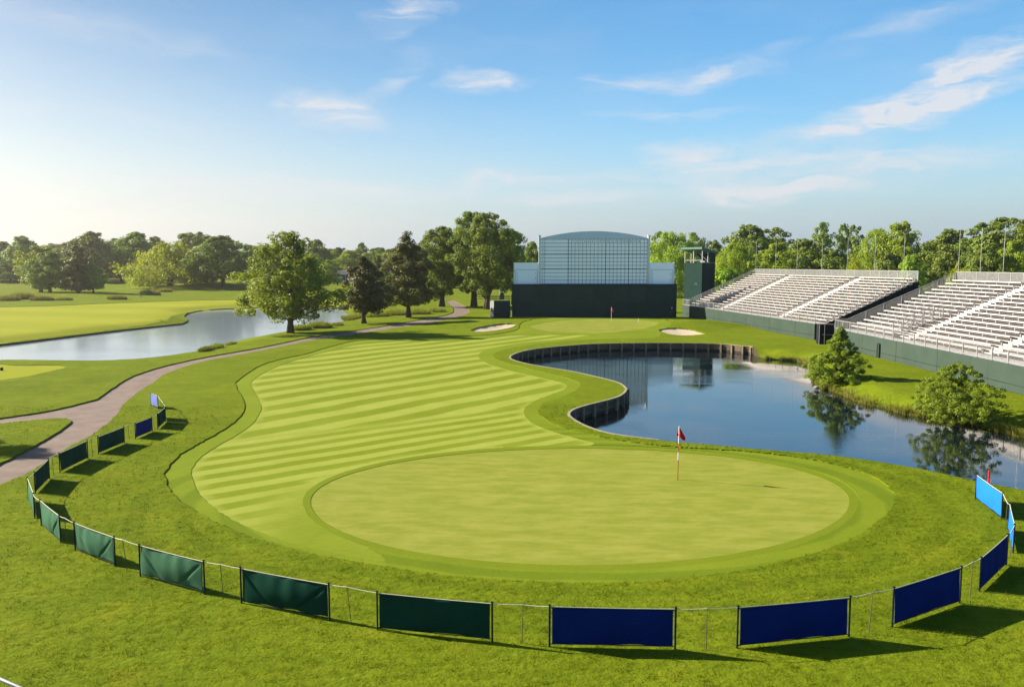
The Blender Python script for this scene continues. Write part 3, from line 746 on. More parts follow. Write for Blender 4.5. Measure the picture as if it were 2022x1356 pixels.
# specimen trees
plant('maple', 570, 108, 453, 170, 'broad sunlit maple standing alone between the left pond and the cart path', rz=0.5, name='maple_tree')
plant('cedar', 717, 125, 505, 88, 'small dark cedar beside the cart path, right of the broad maple', rz=1.0, name='cedar_tree')
plant('pine', 805, 140, 455, 106, 'tall ragged brown-green pine right of the small cedar', rz=2.2, name='pine_tree')
plant('cotton_b', 872, 176, 446, 92, 'leafy multi-stemmed tree right of the tall pine, at the bend of the path', rz=0.3, name='cottonwood_tree')
plant('cottonwood', 936, 177, 416, 112, 'tallest cottonwood with bright left crown, at the end of the cart path', rz=0.9, name='cottonwood_tree')
plant('cottonwood', 962, 166, 419, 116, 'forked cottonwood just left of the dark equipment box', rz=2.4, name='cottonwood_tree')
plant('cotton_b', 1012, 186, 450, 66, 'shaded cottonwood close behind the left wing of the scoreboard', rz=4.0, name='cottonwood_tree')
def plant_at(kind, base, top, width, label, **kw):
    q = gp(base[0], base[1], WATER_Z + 0.35); return plant(kind, base[0], q[1], top, width, label, **kw)
plant_at('cypress', (1664, 757), 643, 100, 'small feathery cypress at the pond edge, nearer the gap between the grandstands', rz=0.8, name='cypress_tree', z=-0.45)
plant_at('cypress_b', (1905, 830), 716, 140, 'low spreading cypress at the pond edge, below the right grandstand', rz=1.9, name='cypress_tree', z=-0.58)
plant('oak', -690, 47, 330, 240, 'leafy tree past the left edge that shades the near end of the path', rz=1.0)
# left park
G1 = 'park trees across the left pond'
plant('light', 78, 262, 484, 84, 'light green tree behind the dark round tree at far left', group=G1)
plant('oak', 96, 246, 496, 84, 'dark round park tree at far left, on a short trunk', group=G1)
plant('conifer', 152, 244, 484, 66, 'layered dark conifer right of the dark round park tree', group=G1, name='conifer_tree')
plant('oak', 182, 246, 520, 48, 'small dark oval tree touching the layered conifer', group=G1)
plant('willow', 335, 288, 473, 150, 'wide yellow-green willow on the grassy mound across the left pond', group=G1, name='willow_tree', rz=2.0)
plant('willow', 278, 296, 520, 52, 'low yellow drooping willow at the left foot of the wide willow', group=G1, name='willow_tree', rz=1.0)
plant('light_b', 405, 290, 487, 74, 'mid green drooping tree just right of the wide willow', group=G1)
plant('oak', 440, 284, 464, 112, 'big dark domed tree between the willow and the broad maple', group=G1, rz=2.0)
plant('oak_b', 388, 330, 457, 70, 'feathery tall tree rising behind the wide willow', group=G1)
# far wood on the left
G2 = 'woodland along the left horizon'
for (k, px, d, top, w, lab) in [
    ('oak', -55, 360, 470, 90, 'woodland tree at the left edge of the photo'), ('oak', 8, 380, 476, 70, 'hazy woodland tree at the left edge, above the tall fescue'),
    ('oak', 48, 350, 465, 74, 'hazy domed woodland tree above the dark round park tree'), ('oak_b', 110, 390, 480, 60, 'lower hazy woodland tree left of the layered conifer'),
    ('oak', 142, 370, 476, 70, 'woodland tree behind the layered conifer'), ('oak', 180, 340, 456, 92, 'tall loose domed tree behind the layered conifer and small oval tree'),
    ('oak_b', 232, 380, 470, 56, 'woodland tree in the dip left of the big round crown'), ('oak', 268, 345, 457, 96, 'big round hazy tree left of the wide willow'),
    ('oak_b', 238, 350, 500, 50, 'low woodland tree with pale trunk left of the yellow willow'), ('oak', 205, 350, 505, 70, 'low dark woodland tree behind the small oval tree'),
    ('oak', 310, 375, 466, 60, 'woodland tree half hidden by the wide willow crown'), ('oak', 20, 345, 515, 80, 'low dark shrubby tree under the woodland at far left'),
    ('oak', 498, 390, 484, 74, 'distant tree in the dip left of the broad maple'), ('light', 540, 420, 482, 80, 'distant light tree behind the left half of the maple'),
    ('oak', 625, 360, 472, 62, 'woodland tree peeping out at the right shoulder of the maple'), ('oak', 668, 400, 488, 60, 'first distant tree right of the maple'),
    ('light', 690, 380, 493, 60, 'pale distant tree left of the cedar top'), ('oak', 715, 440, 478, 30, 'single dark crown standing above the distant trees over the cedar'),
    ('oak', 748, 400, 488, 70, 'distant tree between cedar and pine'), ('oak', 745, 230, 503, 38, 'dark blue-green small tree between cedar and pine'),
    ('light', 775, 390, 490, 60, 'distant light tree behind the left edge of the pine'), ('oak', 838, 300, 470, 56, 'dark tree between the pine and the multi-stemmed tree'),
    ('light', 650, 330, 512, 44, 'low tree above the blue clubhouse tent'), ('oak', 780, 270, 535, 60, 'low dark tree behind the pine trunk'),
    ('oak', 1050, 260, 476, 50, 'dark tree just left of the scoreboard main panel')]:
    plant(k, px, d, top, w, lab, group=G2)
# wood behind the grandstands
G3 = 'woodland behind the grandstands'
for (k, px, d, top, w, lab) in [
    ('light_b', 1332, 225, 455, 104, 'bright leafy tree between the scoreboard and the green tower'), ('loose', 1304, 260, 456, 40, 'thin dark crown at the right shoulder of the scoreboard'),
    ('loose', 1368, 255, 458, 44, 'sparse tree just behind the right side of the bright tree by the tower'), ('oak_b', 1387, 280, 468, 18, 'slim dark spire above the green tower roof'),
    ('oak', 1412, 250, 473, 56, 'mid green tree right of the tower roof'), ('light_b', 1452, 185, 477, 84, 'light green drooping tree behind the left end of the left grandstand'),
    ('bush', 1432, 172, 528, 76, 'low light bush behind the side rail of the left grandstand'), ('oak', 1476, 240, 442, 104, 'tall broad tree over the left grandstand, left of its first pole'),
    ('loose', 1528, 245, 448, 62, 'loose tall tree over the first pole of the left grandstand'), ('light', 1536, 205, 478, 92, 'light green tree behind the second pole of the left grandstand'),
    ('oak', 1585, 215, 470, 92, 'mid green tree between third and fourth poles of the left grandstand'), ('loose', 1621, 225, 437, 46, 'very tall thin tree with a tufted top, standing clear of the wood'),
    ('loose', 1663, 228, 440, 30, 'slender tall tree just right of the tufted tree'), ('loose', 1684, 235, 443, 36, 'second slender tall tree right of the tufted tree'),
    ('oak', 1640, 210, 490, 86, 'dark tree below the tufted tree, behind the rail'), ('light_b', 1728, 205, 448, 84, 'bright tree behind the last poles of the left grandstand'),
    ('light', 1776, 200, 435, 88, 'highest bright domed tree, over the right end of the left grandstand'), ('willow', 1690, 165, 503, 58, 'yellow-green low willow behind the left grandstand rail'),
    ('oak', 1752, 175, 495, 60, 'darker green tree below the highest bright domed tree'), ('light', 1800, 150, 500, 52, 'light low tree in the gap between the grandstands'),
    ('oak', 1872, 190, 451, 104, 'dark domed tree at the left end of the right grandstand'), ('oak', 1842, 210, 478, 70, 'dark tree in the gap between the two grandstands'),
    ('shrub', 1893, 130, 513, 34, 'small yellow shrub behind the corner of the right grandstand'), ('oak', 1912, 185, 470, 60, 'dark tree behind the first pole of the right grandstand'),
    ('loose', 1938, 175, 438, 66, 'tall airy tree right of the dark domed tree'), ('loose', 1976, 172, 427, 92, 'tallest airy tree near the right edge, with pale trunk'),
    ('loose', 2020, 178, 431, 74, 'airy tree cut by the right edge of the photo'), ('oak', 1946, 150, 486, 66, 'olive tree behind the second pole of the right grandstand'),
    ('light', 2004, 150, 472, 76, 'leafy tree behind the right grandstand rail at the right edge'), ('oak', 2070, 160, 455, 90, 'tree past the right edge of the photo'),
    ('oak', 1826, 170, 520, 60, 'low dark tree at the back of the gap between the grandstands')]:
    plant(k, px, d, top, w, lab, group=G3)
G4 = 'hazy trees of the farthest row'
rt = random.Random(5)
ORD = ['first', 'second', 'third', 'fourth', 'fifth', 'sixth', 'seventh', 'eighth', 'ninth', 'tenth', 'eleventh', 'twelfth', 'thirteenth', 'fourteenth', 'fifteenth', 'sixteenth', 'seventeenth', 'eighteenth',
       'nineteenth', 'twentieth', 'twenty-first', 'twenty-second', 'twenty-third', 'twenty-fourth', 'twenty-fifth', 'twenty-sixth', 'twenty-seventh', 'twenty-eighth', 'twenty-ninth', 'thirtieth', 'thirty-first', 'thirty-second', 'thirty-third', 'thirty-fourth', 'thirty-fifth', 'thirty-sixth', 'thirty-seventh', 'thirty-eighth', 'thirty-ninth', 'fortieth']
for i in range(38):
    px = -70 + i * 59 + rt.uniform(-14, 14)
    right = px > 1040
    plant(rt.choice(['oak', 'oak_b', 'oak', 'light']), px, rt.uniform(300, 360) if right else rt.uniform(430, 560), rt.uniform(484, 500) if right else rt.uniform(486, 499), rt.uniform(84, 110),
          '%s tree from the left in the farthest hazy row along the horizon' % ORD[i], group=G4)
# ------------------------------------------------------------------ scoreboard, tower, grandstands
M_WHITE = simple('white_paint_mat', (0.58, 0.59, 0.60), (0.52, 0.54, 0.56), 1.5, 0.5)
M_BOARD = simple('scoreboard_paint_mat', (0.84, 0.90, 0.94), (0.78, 0.86, 0.91), 0.8, 0.45)
M_ARCH = simple('arch_paint_mat', (0.46, 0.57, 0.68), (0.42, 0.53, 0.65), 0.5, 0.5)
M_LINE = simple('grid_line_mat', (0.03, 0.04, 0.06), None, 2, 0.6)
M_DGREEN = simple('dark_green_screen_mat', (0.016, 0.040, 0.034), (0.011, 0.030, 0.027), 0.6, 0.8, spec=0.2)
M_DGREEN2 = simple('dark_screen_panel_mat', (0.022, 0.046, 0.036), (0.013, 0.034, 0.030), 0.35, 0.8, spec=0.2)
M_SCRIM = simple('green_scrim_mat', (0.042, 0.060, 0.047), (0.033, 0.050, 0.040), 0.5, 0.95, spec=0.05)
M_TOWER = simple('tower_green_mat', (0.013, 0.030, 0.026), (0.010, 0.025, 0.022), 0.6, 0.95, spec=0.04)
M_ROOFG = simple('tower_roof_mat', (0.012, 0.085, 0.058), (0.010, 0.07, 0.05), 1, 0.55)
M_ALU = simple('aluminium_mat', (0.44, 0.405, 0.385), (0.38, 0.355, 0.34), 2.0, 0.42, metal=0.0, spec=0.6)
M_DECK = simple('aluminium_deck_mat', (0.41, 0.38, 0.365), (0.35, 0.33, 0.315), 2.0, 0.5, spec=0.4)
M_RAIL = simple('rail_metal_mat', (0.34, 0.33, 0.32), (0.28, 0.28, 0.28), 3.0, 0.4, metal=0.3)
M_STEEL = simple('dark_steel_mat', (0.05, 0.052, 0.055), None, 3, 0.5, metal=0.5)
M_BLACK = simple('black_cloth_mat', (0.008, 0.011, 0.014), None, 1, 0.9, spec=0.15)
M_TIMBER = simple('weathered_timber_mat', (0.135, 0.100, 0.068), (0.055, 0.042, 0.030), 1.4, 0.9, bmp=0.02, stretch=(1, 1, 4), spec=0.2)
M_REFL_TIMBER = simple('dark_reflection_timber_mat', (0.022, 0.020, 0.014), (0.010, 0.010, 0.007), 2, 0.6, spec=0.2)  # lowest boards coloured dark to stand in for the reflection at the waterline
M_TPOST = simple('timber_post_mat', (0.22, 0.17, 0.115), (0.125, 0.096, 0.066), 2, 0.9, spec=0.2)
M_TCAP = simple('timber_cap_mat', (0.26, 0.23, 0.16), (0.17, 0.15, 0.10), 2, 0.9, spec=0.2)

# scoreboard
DS = 141.0; K = DS / F
def bx(px): return (px - CX) * DS / F
def bz(py): return ptd(CX, py, DS).z
sb = empty('scoreboard', (bx(1172), DS, gz(bx(1172), DS)), 'big white leaderboard with arched top and ruled score grid, behind the dark screen', 'scoreboard')
def sbobj(mb, name, mat, **kw):
    o = mb.build(name, mat, None, **kw); o.parent = sb; o.matrix_parent_inverse = Matrix.Translation(-Vector(sb.location)); return o
def quad_box(mb, x0, x1, z0, z1, y0, y1): mb.box(((x0 + x1) / 2, (y0 + y1) / 2, (z0 + z1) / 2), (x1 - x0, y1 - y0, z1 - z0))
b = MB(); quad_box(b, bx(1066), bx(1279), 0.3, bz(472), DS, DS + 0.5); main = sbobj(b, 'score_panel', M_BOARD)
b = MB(); n = 28; top = []
x0, x1 = bx(1066), bx(1279)
for i in range(n + 1):
    u = i / n; top.append((x0 + (x1 - x0) * u, bz(472) + 0.004 + (bz(456.5) - bz(470.5)) * (1 - (2 * u - 1) ** 2) + 0.13))
vs = [(x, DS - 0.02, z) for x, z in top] + [(x, DS + 0.5, z) for x, z in top] + [(x, DS - 0.02, bz(472) + 0.004) for x, z in top] + [(x, DS + 0.5, bz(472) + 0.004) for x, z in top]
m = n + 1; fs = []
for i in range(n):
    fs += [(2 * m + i, 2 * m + i + 1, i + 1, i), (m + i, m + i + 1, 3 * m + i + 1, 3 * m + i), (i, i + 1, m + i + 1, m + i), (3 * m + i, 3 * m + i + 1, 2 * m + i + 1, 2 * m + i)]
fs += [(0, m, 3 * m, 2 * m), (n, 2 * m + n, 3 * m + n, m + n)]
b.add(vs, fs); sbobj(b, 'arched_header', M_ARCH)
for px in (1065.2, 1279.8):
    b = MB(); quad_box(b, bx(px) - 0.16, bx(px) + 0.16, 0.0, bz(467), DS - 0.12, DS + 0.55); b.box((bx(px), DS + 0.2, bz(466)), (0.45, 0.8, 0.28)); sbobj(b, 'side_post', M_WHITE)
cols = [1066.7, 1075.4, 1121.4, 1127.6] + [1134.6 + 7.54 * i for i in range(19)] + [1276.5]
rows = [472.8 + 7.3 * i for i in range(13)]
b = MB()
for i, px in enumerate(cols):
    w = 0.10 if abs(px - 1195) < 2 or abs(px - 1240) < 3 or i in (2,) else 0.045
    quad_box(b, bx(px) - w / 2, bx(px) + w / 2, bz(561), bz(472), DS - 0.03, DS)
for i, py in enumerate(rows):
    w = 0.13 if i in (4, 8) else 0.06
    quad_box(b, bx(1066.7), bx(1276.5), bz(py) - w / 2, bz(py) + w / 2, DS - 0.034, DS - 0.001)
sbobj(b, 'score_grid', M_LINE)
RX = Matrix.Rotation(math.pi / 2, 4, 'X')
def sbtext(s, px, py, size):
    o = text_mesh('score_digit', s, size, M_LINE, None, Matrix.Translation((bx(px), DS - 0.012, bz(py))) @ RX)
    o.parent = sb; o.matrix_parent_inverse = Matrix.Translation(-Vector(sb.location))
for i in range(18): sbtext(str(i + 1), 1131.1 + 7.54 * (i if i < 18 else i) + (0 if i < 0 else 0), 476.6, 0.42)
for i in range(12): sbtext(str((7 * i + 3) % 18 + 1), 1071, 476.6 + 7.3 * i, 0.36)
for sx0, sx1, side in ((1015, 1063.2, -1), (1281.8, 1330, 1)):
    wing = MB(); quad_box(wing, bx(sx0), bx(sx1), 0.3, bz(518.5), DS + 0.05, DS + 0.45); w_ = sbobj(wing, 'wing_panel', M_BOARD)
    ix0, ix1 = (bx(1018), bx(1061)) if side < 0 else (bx(1285), bx(1327))
    b = MB(); zt, zb = bz(532.5), bz(561)
    for zz in (zt,): quad_box(b, ix0, ix1, zz - 0.06, zz + 0.06, DS + 0.005, DS + 0.05)
    for xx in (ix0, ix1): quad_box(b, xx - 0.06, xx + 0.06, zb, zt - 0.06, DS + 0.005, DS + 0.05)
    for k in range(6):
        for xx in (ix0 + 0.3, ix1 - 0.3):
            if (k + side) % 3 or xx < ix0 + 1: quad_box(b, xx - 0.09, xx + 0.09, zt - 0.55 - k * 0.36 - 0.09, zt - 0.55 - k * 0.36 + 0.09, DS + 0.02, DS + 0.05)
    f_ = b.build('wing_frame', M_ARCH); f_.parent = sb; f_.matrix_parent_inverse = Matrix.Translation(-Vector(sb.location))
    b = MB(); quad_box(b, bx(sx0 if side < 0 else sx1) - 0.07, bx(sx0 if side < 0 else sx1) + 0.07, 0.2, bz(518), DS - 0.02, DS + 0.5); sbobj(b, 'wing_post', M_WHITE)

# dark screen wall in front of the scoreboard
DF = 140.0
def fx(px): return (px - CX) * DF / F
def fz(py): return ptd(CX, py, DF).z
fen = empty('screen_wall', (fx(1173), DF, gz(fx(1173), DF)), 'long dark green cloth-covered wall under the white scoreboard', 'screen wall')
def fobj(mb, name, mat):
    o = mb.build(name, mat); o.parent = fen; o.matrix_parent_inverse = Matrix.Translation(-Vector(fen.location)); return o
b = MB(); quad_box(b, fx(1011), fx(1336), -0.3, fz(562), DF, DF + 0.9); fobj(b, 'screen', M_DGREEN)
b = MB(); quad_box(b, fx(1011) - 0.06, fx(1336) + 0.06, fz(562) + 0.002, fz(561), DF - 0.06, DF + 0.95); fobj(b, 'top_rail', M_BLACK)
seams = [1026, 1061, 1097, 1131, 1170, 1210, 1243, 1277, 1321]
for i in range(len(seams) - 1):
    g = 0.06
    b = MB(); quad_box(b, fx(seams[i]) + g, fx(seams[i + 1]) - g, fz(596.5), fz(566), DF - 0.035, DF - 0.001); fobj(b, 'cloth_panel', M_DGREEN2 if i % 3 != 1 else M_DGREEN)
    b = MB(); quad_box(b, fx(seams[i]) + g, fx(seams[i + 1]) - g, fz(597.6), fz(597), DF - 0.06, DF - 0.001); fobj(b, 'ledge', M_SCRIM)

# green tower
tw = empty('commentary_tower', (34.8, 149.0, 0), 'dark green lookout tower with sloping roof between scoreboard and left grandstand', 'tower')
e1 = Vector((-0.43, 0.90, 0)).normalized(); e2 = Vector((0.90, 0.43, 0)).normalized(); LW, RW = 5.2, 3.0
TM = Matrix((e2, e1, Vector((0, 0, 1)))).transposed().to_4x4()   # local x along the shaded face, y along the sunlit face
def tpart(mb, name, mat, **kw):
    o = mb.build(name, mat, tw, **kw); o.matrix_local = TM; return o
ZP, ZR = 9.45, 11.6
b = MB(); b.box((RW / 2, LW / 2, ZP / 2 - 0.2), (RW, LW, ZP + 0.4)); tpart(b, 'tower_body', M_TOWER)
b = MB(); b.box((RW - 0.06, LW / 2, (ZP + ZR) / 2), (0.12, LW - 0.02, ZR - ZP - 0.05)); b.box((RW * 0.78, 0.06, (ZP + ZR) / 2), (RW * 0.42, 0.12, ZR - ZP - 0.1)); tpart(b, 'back_screen', M_TOWER)
for (x, y) in ((0.08, 0.08), (RW * 0.45, 0.08), (0.08, LW / 2), (0.08, LW - 0.08), (RW * 0.5, LW - 0.08)):
    b = MB(); b.box((x, y, (ZP + ZR) / 2 + 0.1), (0.13, 0.13, ZR - ZP + 0.2)); tpart(b, 'roof_post', M_RAIL)
b = MB(); b.beam((RW * .6, .2, ZP + .1), (RW * .2, 1.7, ZR - .3), .07, .07); b.box((RW * .4, 1.0, ZP + .28), (.8, 1.3, .12)); b.beam((0.05, .1, ZP + .5), (.05, LW - .1, ZP + .5), .05, .05); tpart(b, 'counter', M_ALU)
b = MB(); vs = []
for x, zt in ((-0.5, ZR + 0.75), (RW + 0.35, ZR - 0.15)):
    for y in (-0.45, LW + 0.5): vs += [(x, y, zt - 0.38), (x, y, zt)]
b.add(vs, [(0, 1, 3, 2), (4, 6, 7, 5), (0, 4, 5, 1), (2, 3, 7, 6), (0, 2, 6, 4), (1, 5, 7, 3)]); tpart(b, 'roof', M_ROOFG)
b = MB(); b.box((-0.02, 1.6, 5.6), (0.06, 0.9, 0.45)); tpart(b, 'vent', M_DGREEN)

# grandstands
def grandstand(P0, P1, label, aisles, vomit=None, right_side='black', poles=(), nrow=16):
    P0 = Vector((P0[0], P0[1], 0)); P1 = Vector((P1[0], P1[1], 0)); u = (P1 - P0); L = u.length; u /= L
    v = Vector((-u.y, u.x, 0))
    M = Matrix.Translation(P0) @ Matrix((u, v, Vector((0, 0, 1)))).transposed().to_4x4()
    root = empty('grandstand', (0, 0, 0), label, 'grandstand'); root.matrix_world = M
    def part(mb, name, mat, **kw): return mb.build(name, mat, root, **kw)
    ZD = 2.05; D0 = 1.5; TR = 0.74; RI = 0.335; D = D0 + TR * nrow; ZT = ZD + RI * (nrow - 1)
    # front wall with sagging scrim panels
    b = MB(); k = int(L / 2.4)
    for i in range(k):
        a0, a1 = L * i / k, L * (i + 1) / k
        b.box(((a0 + a1) / 2, 0.03 + 0.012 * math.sin(i * 2.3), ZD / 2 - 0.4), (a1 - a0 - 0.004, 0.05, ZD + 0.8))
    part(b, 'front_wall', M_SCRIM)
    b = MB(); b.box((L / 2, -0.012, 0.62), (L - 0.1, 0.025, 0.03)); b.box((L / 2, -0.012, 0.05), (L - 0.1, 0.03, 0.06)); part(b, 'wall_batten', M_TOWER)
    # stepped sides and back
    for s, mat, nm in ((0, M_SCRIM, 'side_wall'), (L, M_BLACK if right_side == 'black' else M_SCRIM, 'side_wall')):
        b = MB(); x0, x1 = (s - 0.06, s) if s == 0 else (s, s + 0.06)
        pr = [(0.06, -0.8), (0.06, ZD)] + [(D0, ZD), (D, ZT - 0.05), (D, -0.8)]
        vs = [(x0, y, z) for y, z in pr] + [(x1, y, z) for y, z in pr]; n = len(pr)
        b.add(vs, [tuple(range(n)), tuple(reversed(range(n, 2 * n)))] + [((i + 1) % n, i, n + i, n + (i + 1) % n) for i in range(n)])
        part(b, nm, mat)
    b = MB(); b.box((L / 2, D + 0.05, ZT / 2 - 0.4), (L, 0.06, ZT + 0.8)); part(b, 'back_wall', M_SCRIM)
    # front walkway and riser deck
    b = MB(); b.box((L / 2, D0 / 2 + 0.03, ZD - 0.03), (L - 0.02, D0 - 0.08, 0.06)); part(b, 'walkway', M_ALU)
    b = MB()
    for i in range(nrow):
        y0 = D0 + TR * i
        b.box((L / 2, y0 + TR - 0.33, ZD + RI * i - 0.03), (L - 0.02, 0.62, 0.04))
        b.box((L / 2, y0 + TR - 0.012, ZD + RI * i + RI * 0.5 - 0.05), (L - 0.02, 0.02, 0.12))
    part(b, 'riser_deck', M_DECK)
    # dark sheet added under the rows to shade the gaps between boards
    b = MB()
    vs = [(0.02, D0, ZD - 0.5), (L - 0.02, D0, ZD - 0.5), (L - 0.02, D, ZT - 0.45), (0.02, D, ZT - 0.45)]
    b.add(vs + [(x, y, z - 0.05) for x, y, z in vs], [(0, 1, 2, 3), (7, 6, 5, 4), (0, 4, 5, 1), (1, 5, 6, 2), (2, 6, 7, 3), (3, 7, 4, 0)])
    part(b, 'shade_sheet', M_STEEL)
    # benches
    edges = [0.25]
    for a in aisles: edges += [a - 0.65, a + 0.65]
    edges += [L - 0.25]
    for i in range(nrow):
        y0 = D0 + TR * i; z0 = ZD + RI * i
        for s in range(0, len(edges), 2):
            a0, a1 = edges[s], edges[s + 1]
            if vomit and i < 4:
                if a0 < vomit[0] < a1: a1 = vomit[0]
                elif a0 < vomit[1] and a1 > vomit[1] and a0 > vomit[0] - 1: a0 = max(a0, vomit[1])
            if a1 - a0 < 0.5: continue
            b = MB()
            b.box(((a0 + a1) / 2, y0 + 0.32, z0 + 0.40), (a1 - a0, 0.40, 0.045))
            b.box(((a0 + a1) / 2, y0 + 0.15, z0 + 0.36), (a1 - a0 - 0.01, 0.018, 0.09))
            m = max(2, int((a1 - a0) / 1.8))
            for j in range(m + 1):
                xx = a0 + 0.06 + (a1 - a0 - 0.12) * j / m
                b.box((xx, y0 + 0.30, z0 + 0.185), (0.05, 0.07, 0.38))
            part(b, 'bench', M_ALU)
    for a in aisles:
        b = MB()
        for i in range(nrow):
            for h in (0, 1):
                b.box((a, D0 + TR * i + TR * 0.5 * h + TR * 0.25, ZD + RI * (i - 0.5 + 0.5 * h) + RI * 0.25), (1.2, TR * 0.5 - 0.01, RI * 0.5 - 0.01))
        part(b, 'aisle_stairs', M_DECK)
    def railing(pts, name, H=0.98, post=2.0, picket=0.12, base_rail=True, pw=0.018):
        b = MB()
        for (p, q) in zip(pts[:-1], pts[1:]):
            p = Vector(p); q = Vector(q); d = q - p; l = d.length; dn = d / l
            up = Vector((0, 0, H))
            b.beam(p + up, q + up, 0.055, 0.055)
            if base_rail: b.beam(p + Vector((0, 0, 0.10)), q + Vector((0, 0, 0.10)), 0.04, 0.04)
            n = max(1, round(l / post))
            for i in range(n + 1): b.box(p + d * (i / n) + Vector((0, 0, H / 2)), (0.075, 0.075, H))
            n = int(l / picket)
            for i in range(1, n): b.box(p + d * (i / n) + Vector((0, 0, H / 2 + 0.05)), (pw, 0.016, H - 0.1))
        return part(b, name, M_RAIL)
    railing([(0.03, 0.09, ZD), (L - 0.03, 0.09, ZD)], 'front_railing', picket=0.16)
    railing([(0.03, 0.12, ZD), (0.03, D0, ZD), (0.03, D - 0.05, ZT + 0.15)], 'side_railing', picket=0.10, pw=0.022, H=1.1)
    railing([(0.03, D - 0.02, ZT), (L - 0.03, D - 0.02, ZT)], 'back_railing', H=1.3, picket=0.085, pw=0.034)
    b = MB()
    for i in range(0, nrow, 1):
        y0 = D0 + TR * i + 0.3; z0 = ZD + RI * i; b.box((L - 0.06, y0, z0 + 0.5), (0.05, 0.05, 1.0))
        if i < nrow - 1: b.beam((L - 0.06, y0, z0 + 1.0), (L - 0.06, y0 + TR, z0 + RI + 1.0), 0.035, 0.035)
    part(b, 'end_railing', M_RAIL)
    if vomit:
        v0, v1 = vomit
        b = MB(); b.box(((v0 + v1) / 2, D0 + 1.1, ZD + 0.02), (v1 - v0 - 0.1, 2.2, 0.04)); 
        b.box(((v0 + v1) / 2, D0 + TR * 4 - 0.02, ZD + RI * 2), (v1 - v0 - 0.1, 0.05, RI * 4)); part(b, 'entry_pit', M_STEEL)
        for x in (v0 + 0.04, v1 - 0.04):
            railing([(x, D0 + 0.1, ZD + 0.4), (x, D0 + TR * 5.5, ZD + 0.4 + RI * 5.2)], 'entry_railing', H=1.0, post=1.0, picket=0.12)
    return root, M, L, D, ZT
gA = grandstand((30.3, 144), (36.7, 98), 'farther white aluminium grandstand, next to the dark green tower', aisles=[46.4 * .29, 46.4 * .73], nrow=16)
gB = grandstand((36.1, 90.5), (35.9, 38.5), 'nearer white aluminium grandstand running out of the right edge', aisles=[13.2, 26.5, 39.5], vomit=(10.6, 12.4), nrow=16)
for (M, D, ZT, xs, nm) in ((gA[1], gA[3], gA[4], [(1490, 0), (1529, 0), (1571, 0), (1620, 0), (1670, 0), (1724, 0), (1781, 0)], 'left'), (gB[1], gB[3], gB[4], [(1889, 0), (1932, 0), (1977, 0), (2028, 0)], 'right')):
    p0 = M @ Vector((0, D + 0.16, 0)); p1 = M @ Vector((10, D + 0.16, 0)); dd = (p1 - p0) / 10
    for i, (px, _) in enumerate(xs):
        t = (px - CX) / F  # solve (p0.x + s dd.x) = t (p0.y + s dd.y)
        s = (t * p0.y - p0.x) / (dd.x - t * dd.y); s = max(0.05, s); q = p0 + dd * s
        b = MB(); b.tube([(0, 0, -0.3), (0, 0, 13.0)], [0.034, 0.026], 8); b.box((0, 0, 13.02), (0.1, 0.1, 0.05))
        o = b.build('pole', M_RAIL, None, loc=(q.x, q.y, 0))
        tag(o, 'thin white pole rising behind the %s grandstand, %s from its left end' % (nm, ORD[i]), 'pole', 'poles behind the grandstands')

# timber bulkhead of the pond
hard = [i for i in range(len(pondR)) if softR[i] < 0.02]
seq = pondR[hard]
lo = int(np.argmin(np.hypot(*(seq - np.array(gp(1300, 871, 0))).T))); seq = seq[lo:]
seg = np.hypot(*np.diff(seq, axis=0).T); cum = np.concatenate([[0], np.cumsum(seg)]); TOT = cum[-1]
def bpt(s): return np.array([np.interp(s, cum, seq[:, 0]), np.interp(s, cum, seq[:, 1])])
cen = pondR.mean(0)
bh = empty('timber_bulkhead', (seq[0][0], seq[0][1], 0), 'curving weathered timber retaining wall around the pond inlet', 'retaining wall')
def bhpart(mb, name, mat):
    o = mb.build(name, mat, bh); o.matrix_parent_inverse = Matrix.Translation(-Vector(bh.location)); return o
def wall_strip(mb, off0, off1, z0, z1, step):
    ss = np.arange(0, TOT, step); P = [bpt(s) for s in ss]; N = []
    for i, s in enumerate(ss):
        d = bpt(min(TOT, s + 0.3)) - bpt(max(0, s - 0.3)); d /= np.linalg.norm(d); N.append(np.array([d[1], -d[0]]))
    sg = SIDE
    for i in range(len(ss) - 1):
        q = []
        for j in (i, i + 1):
            h = hz(*P[j])
            for o in (off0, off1):
                for z in (z0, z1):
                    zz = z + (h if z > -0.61 else 0); q.append((P[j][0] + sg * N[j][0] * o, P[j][1] + sg * N[j][1] * o, zz))
        mb.add(q, [(0, 1, 3, 2), (4, 6, 7, 5), (0, 4, 5, 1), (2, 3, 7, 6), (0, 2, 6, 4), (1, 5, 7, 3)])
d0 = bpt(TOT * .5 + .3) - bpt(TOT * .5 - .3); nrm = np.array([d0[1], -d0[0]]) / np.linalg.norm(d0); mid = bpt(TOT * .5) + nrm * 0.8
SIDE = 1 if pip(pondR, np.array([mid[0]]), np.array([mid[1]]))[0] else -1
for k, (za, zb) in enumerate(((-1.6, -0.62), (-0.60, -0.31), (-0.29, 0.0))):
    b = MB(); wall_strip(b, 0.0, 0.07 + 0.008 * (k % 2), za, zb, 0.5); bhpart(b, 'plank_course', M_TIMBER if k else M_REFL_TIMBER)
b = MB(); wall_strip(b, -0.04, 0.13, 0.02, 0.085, 0.5); bhpart(b, 'cap_board', M_TCAP)
s = 0.4
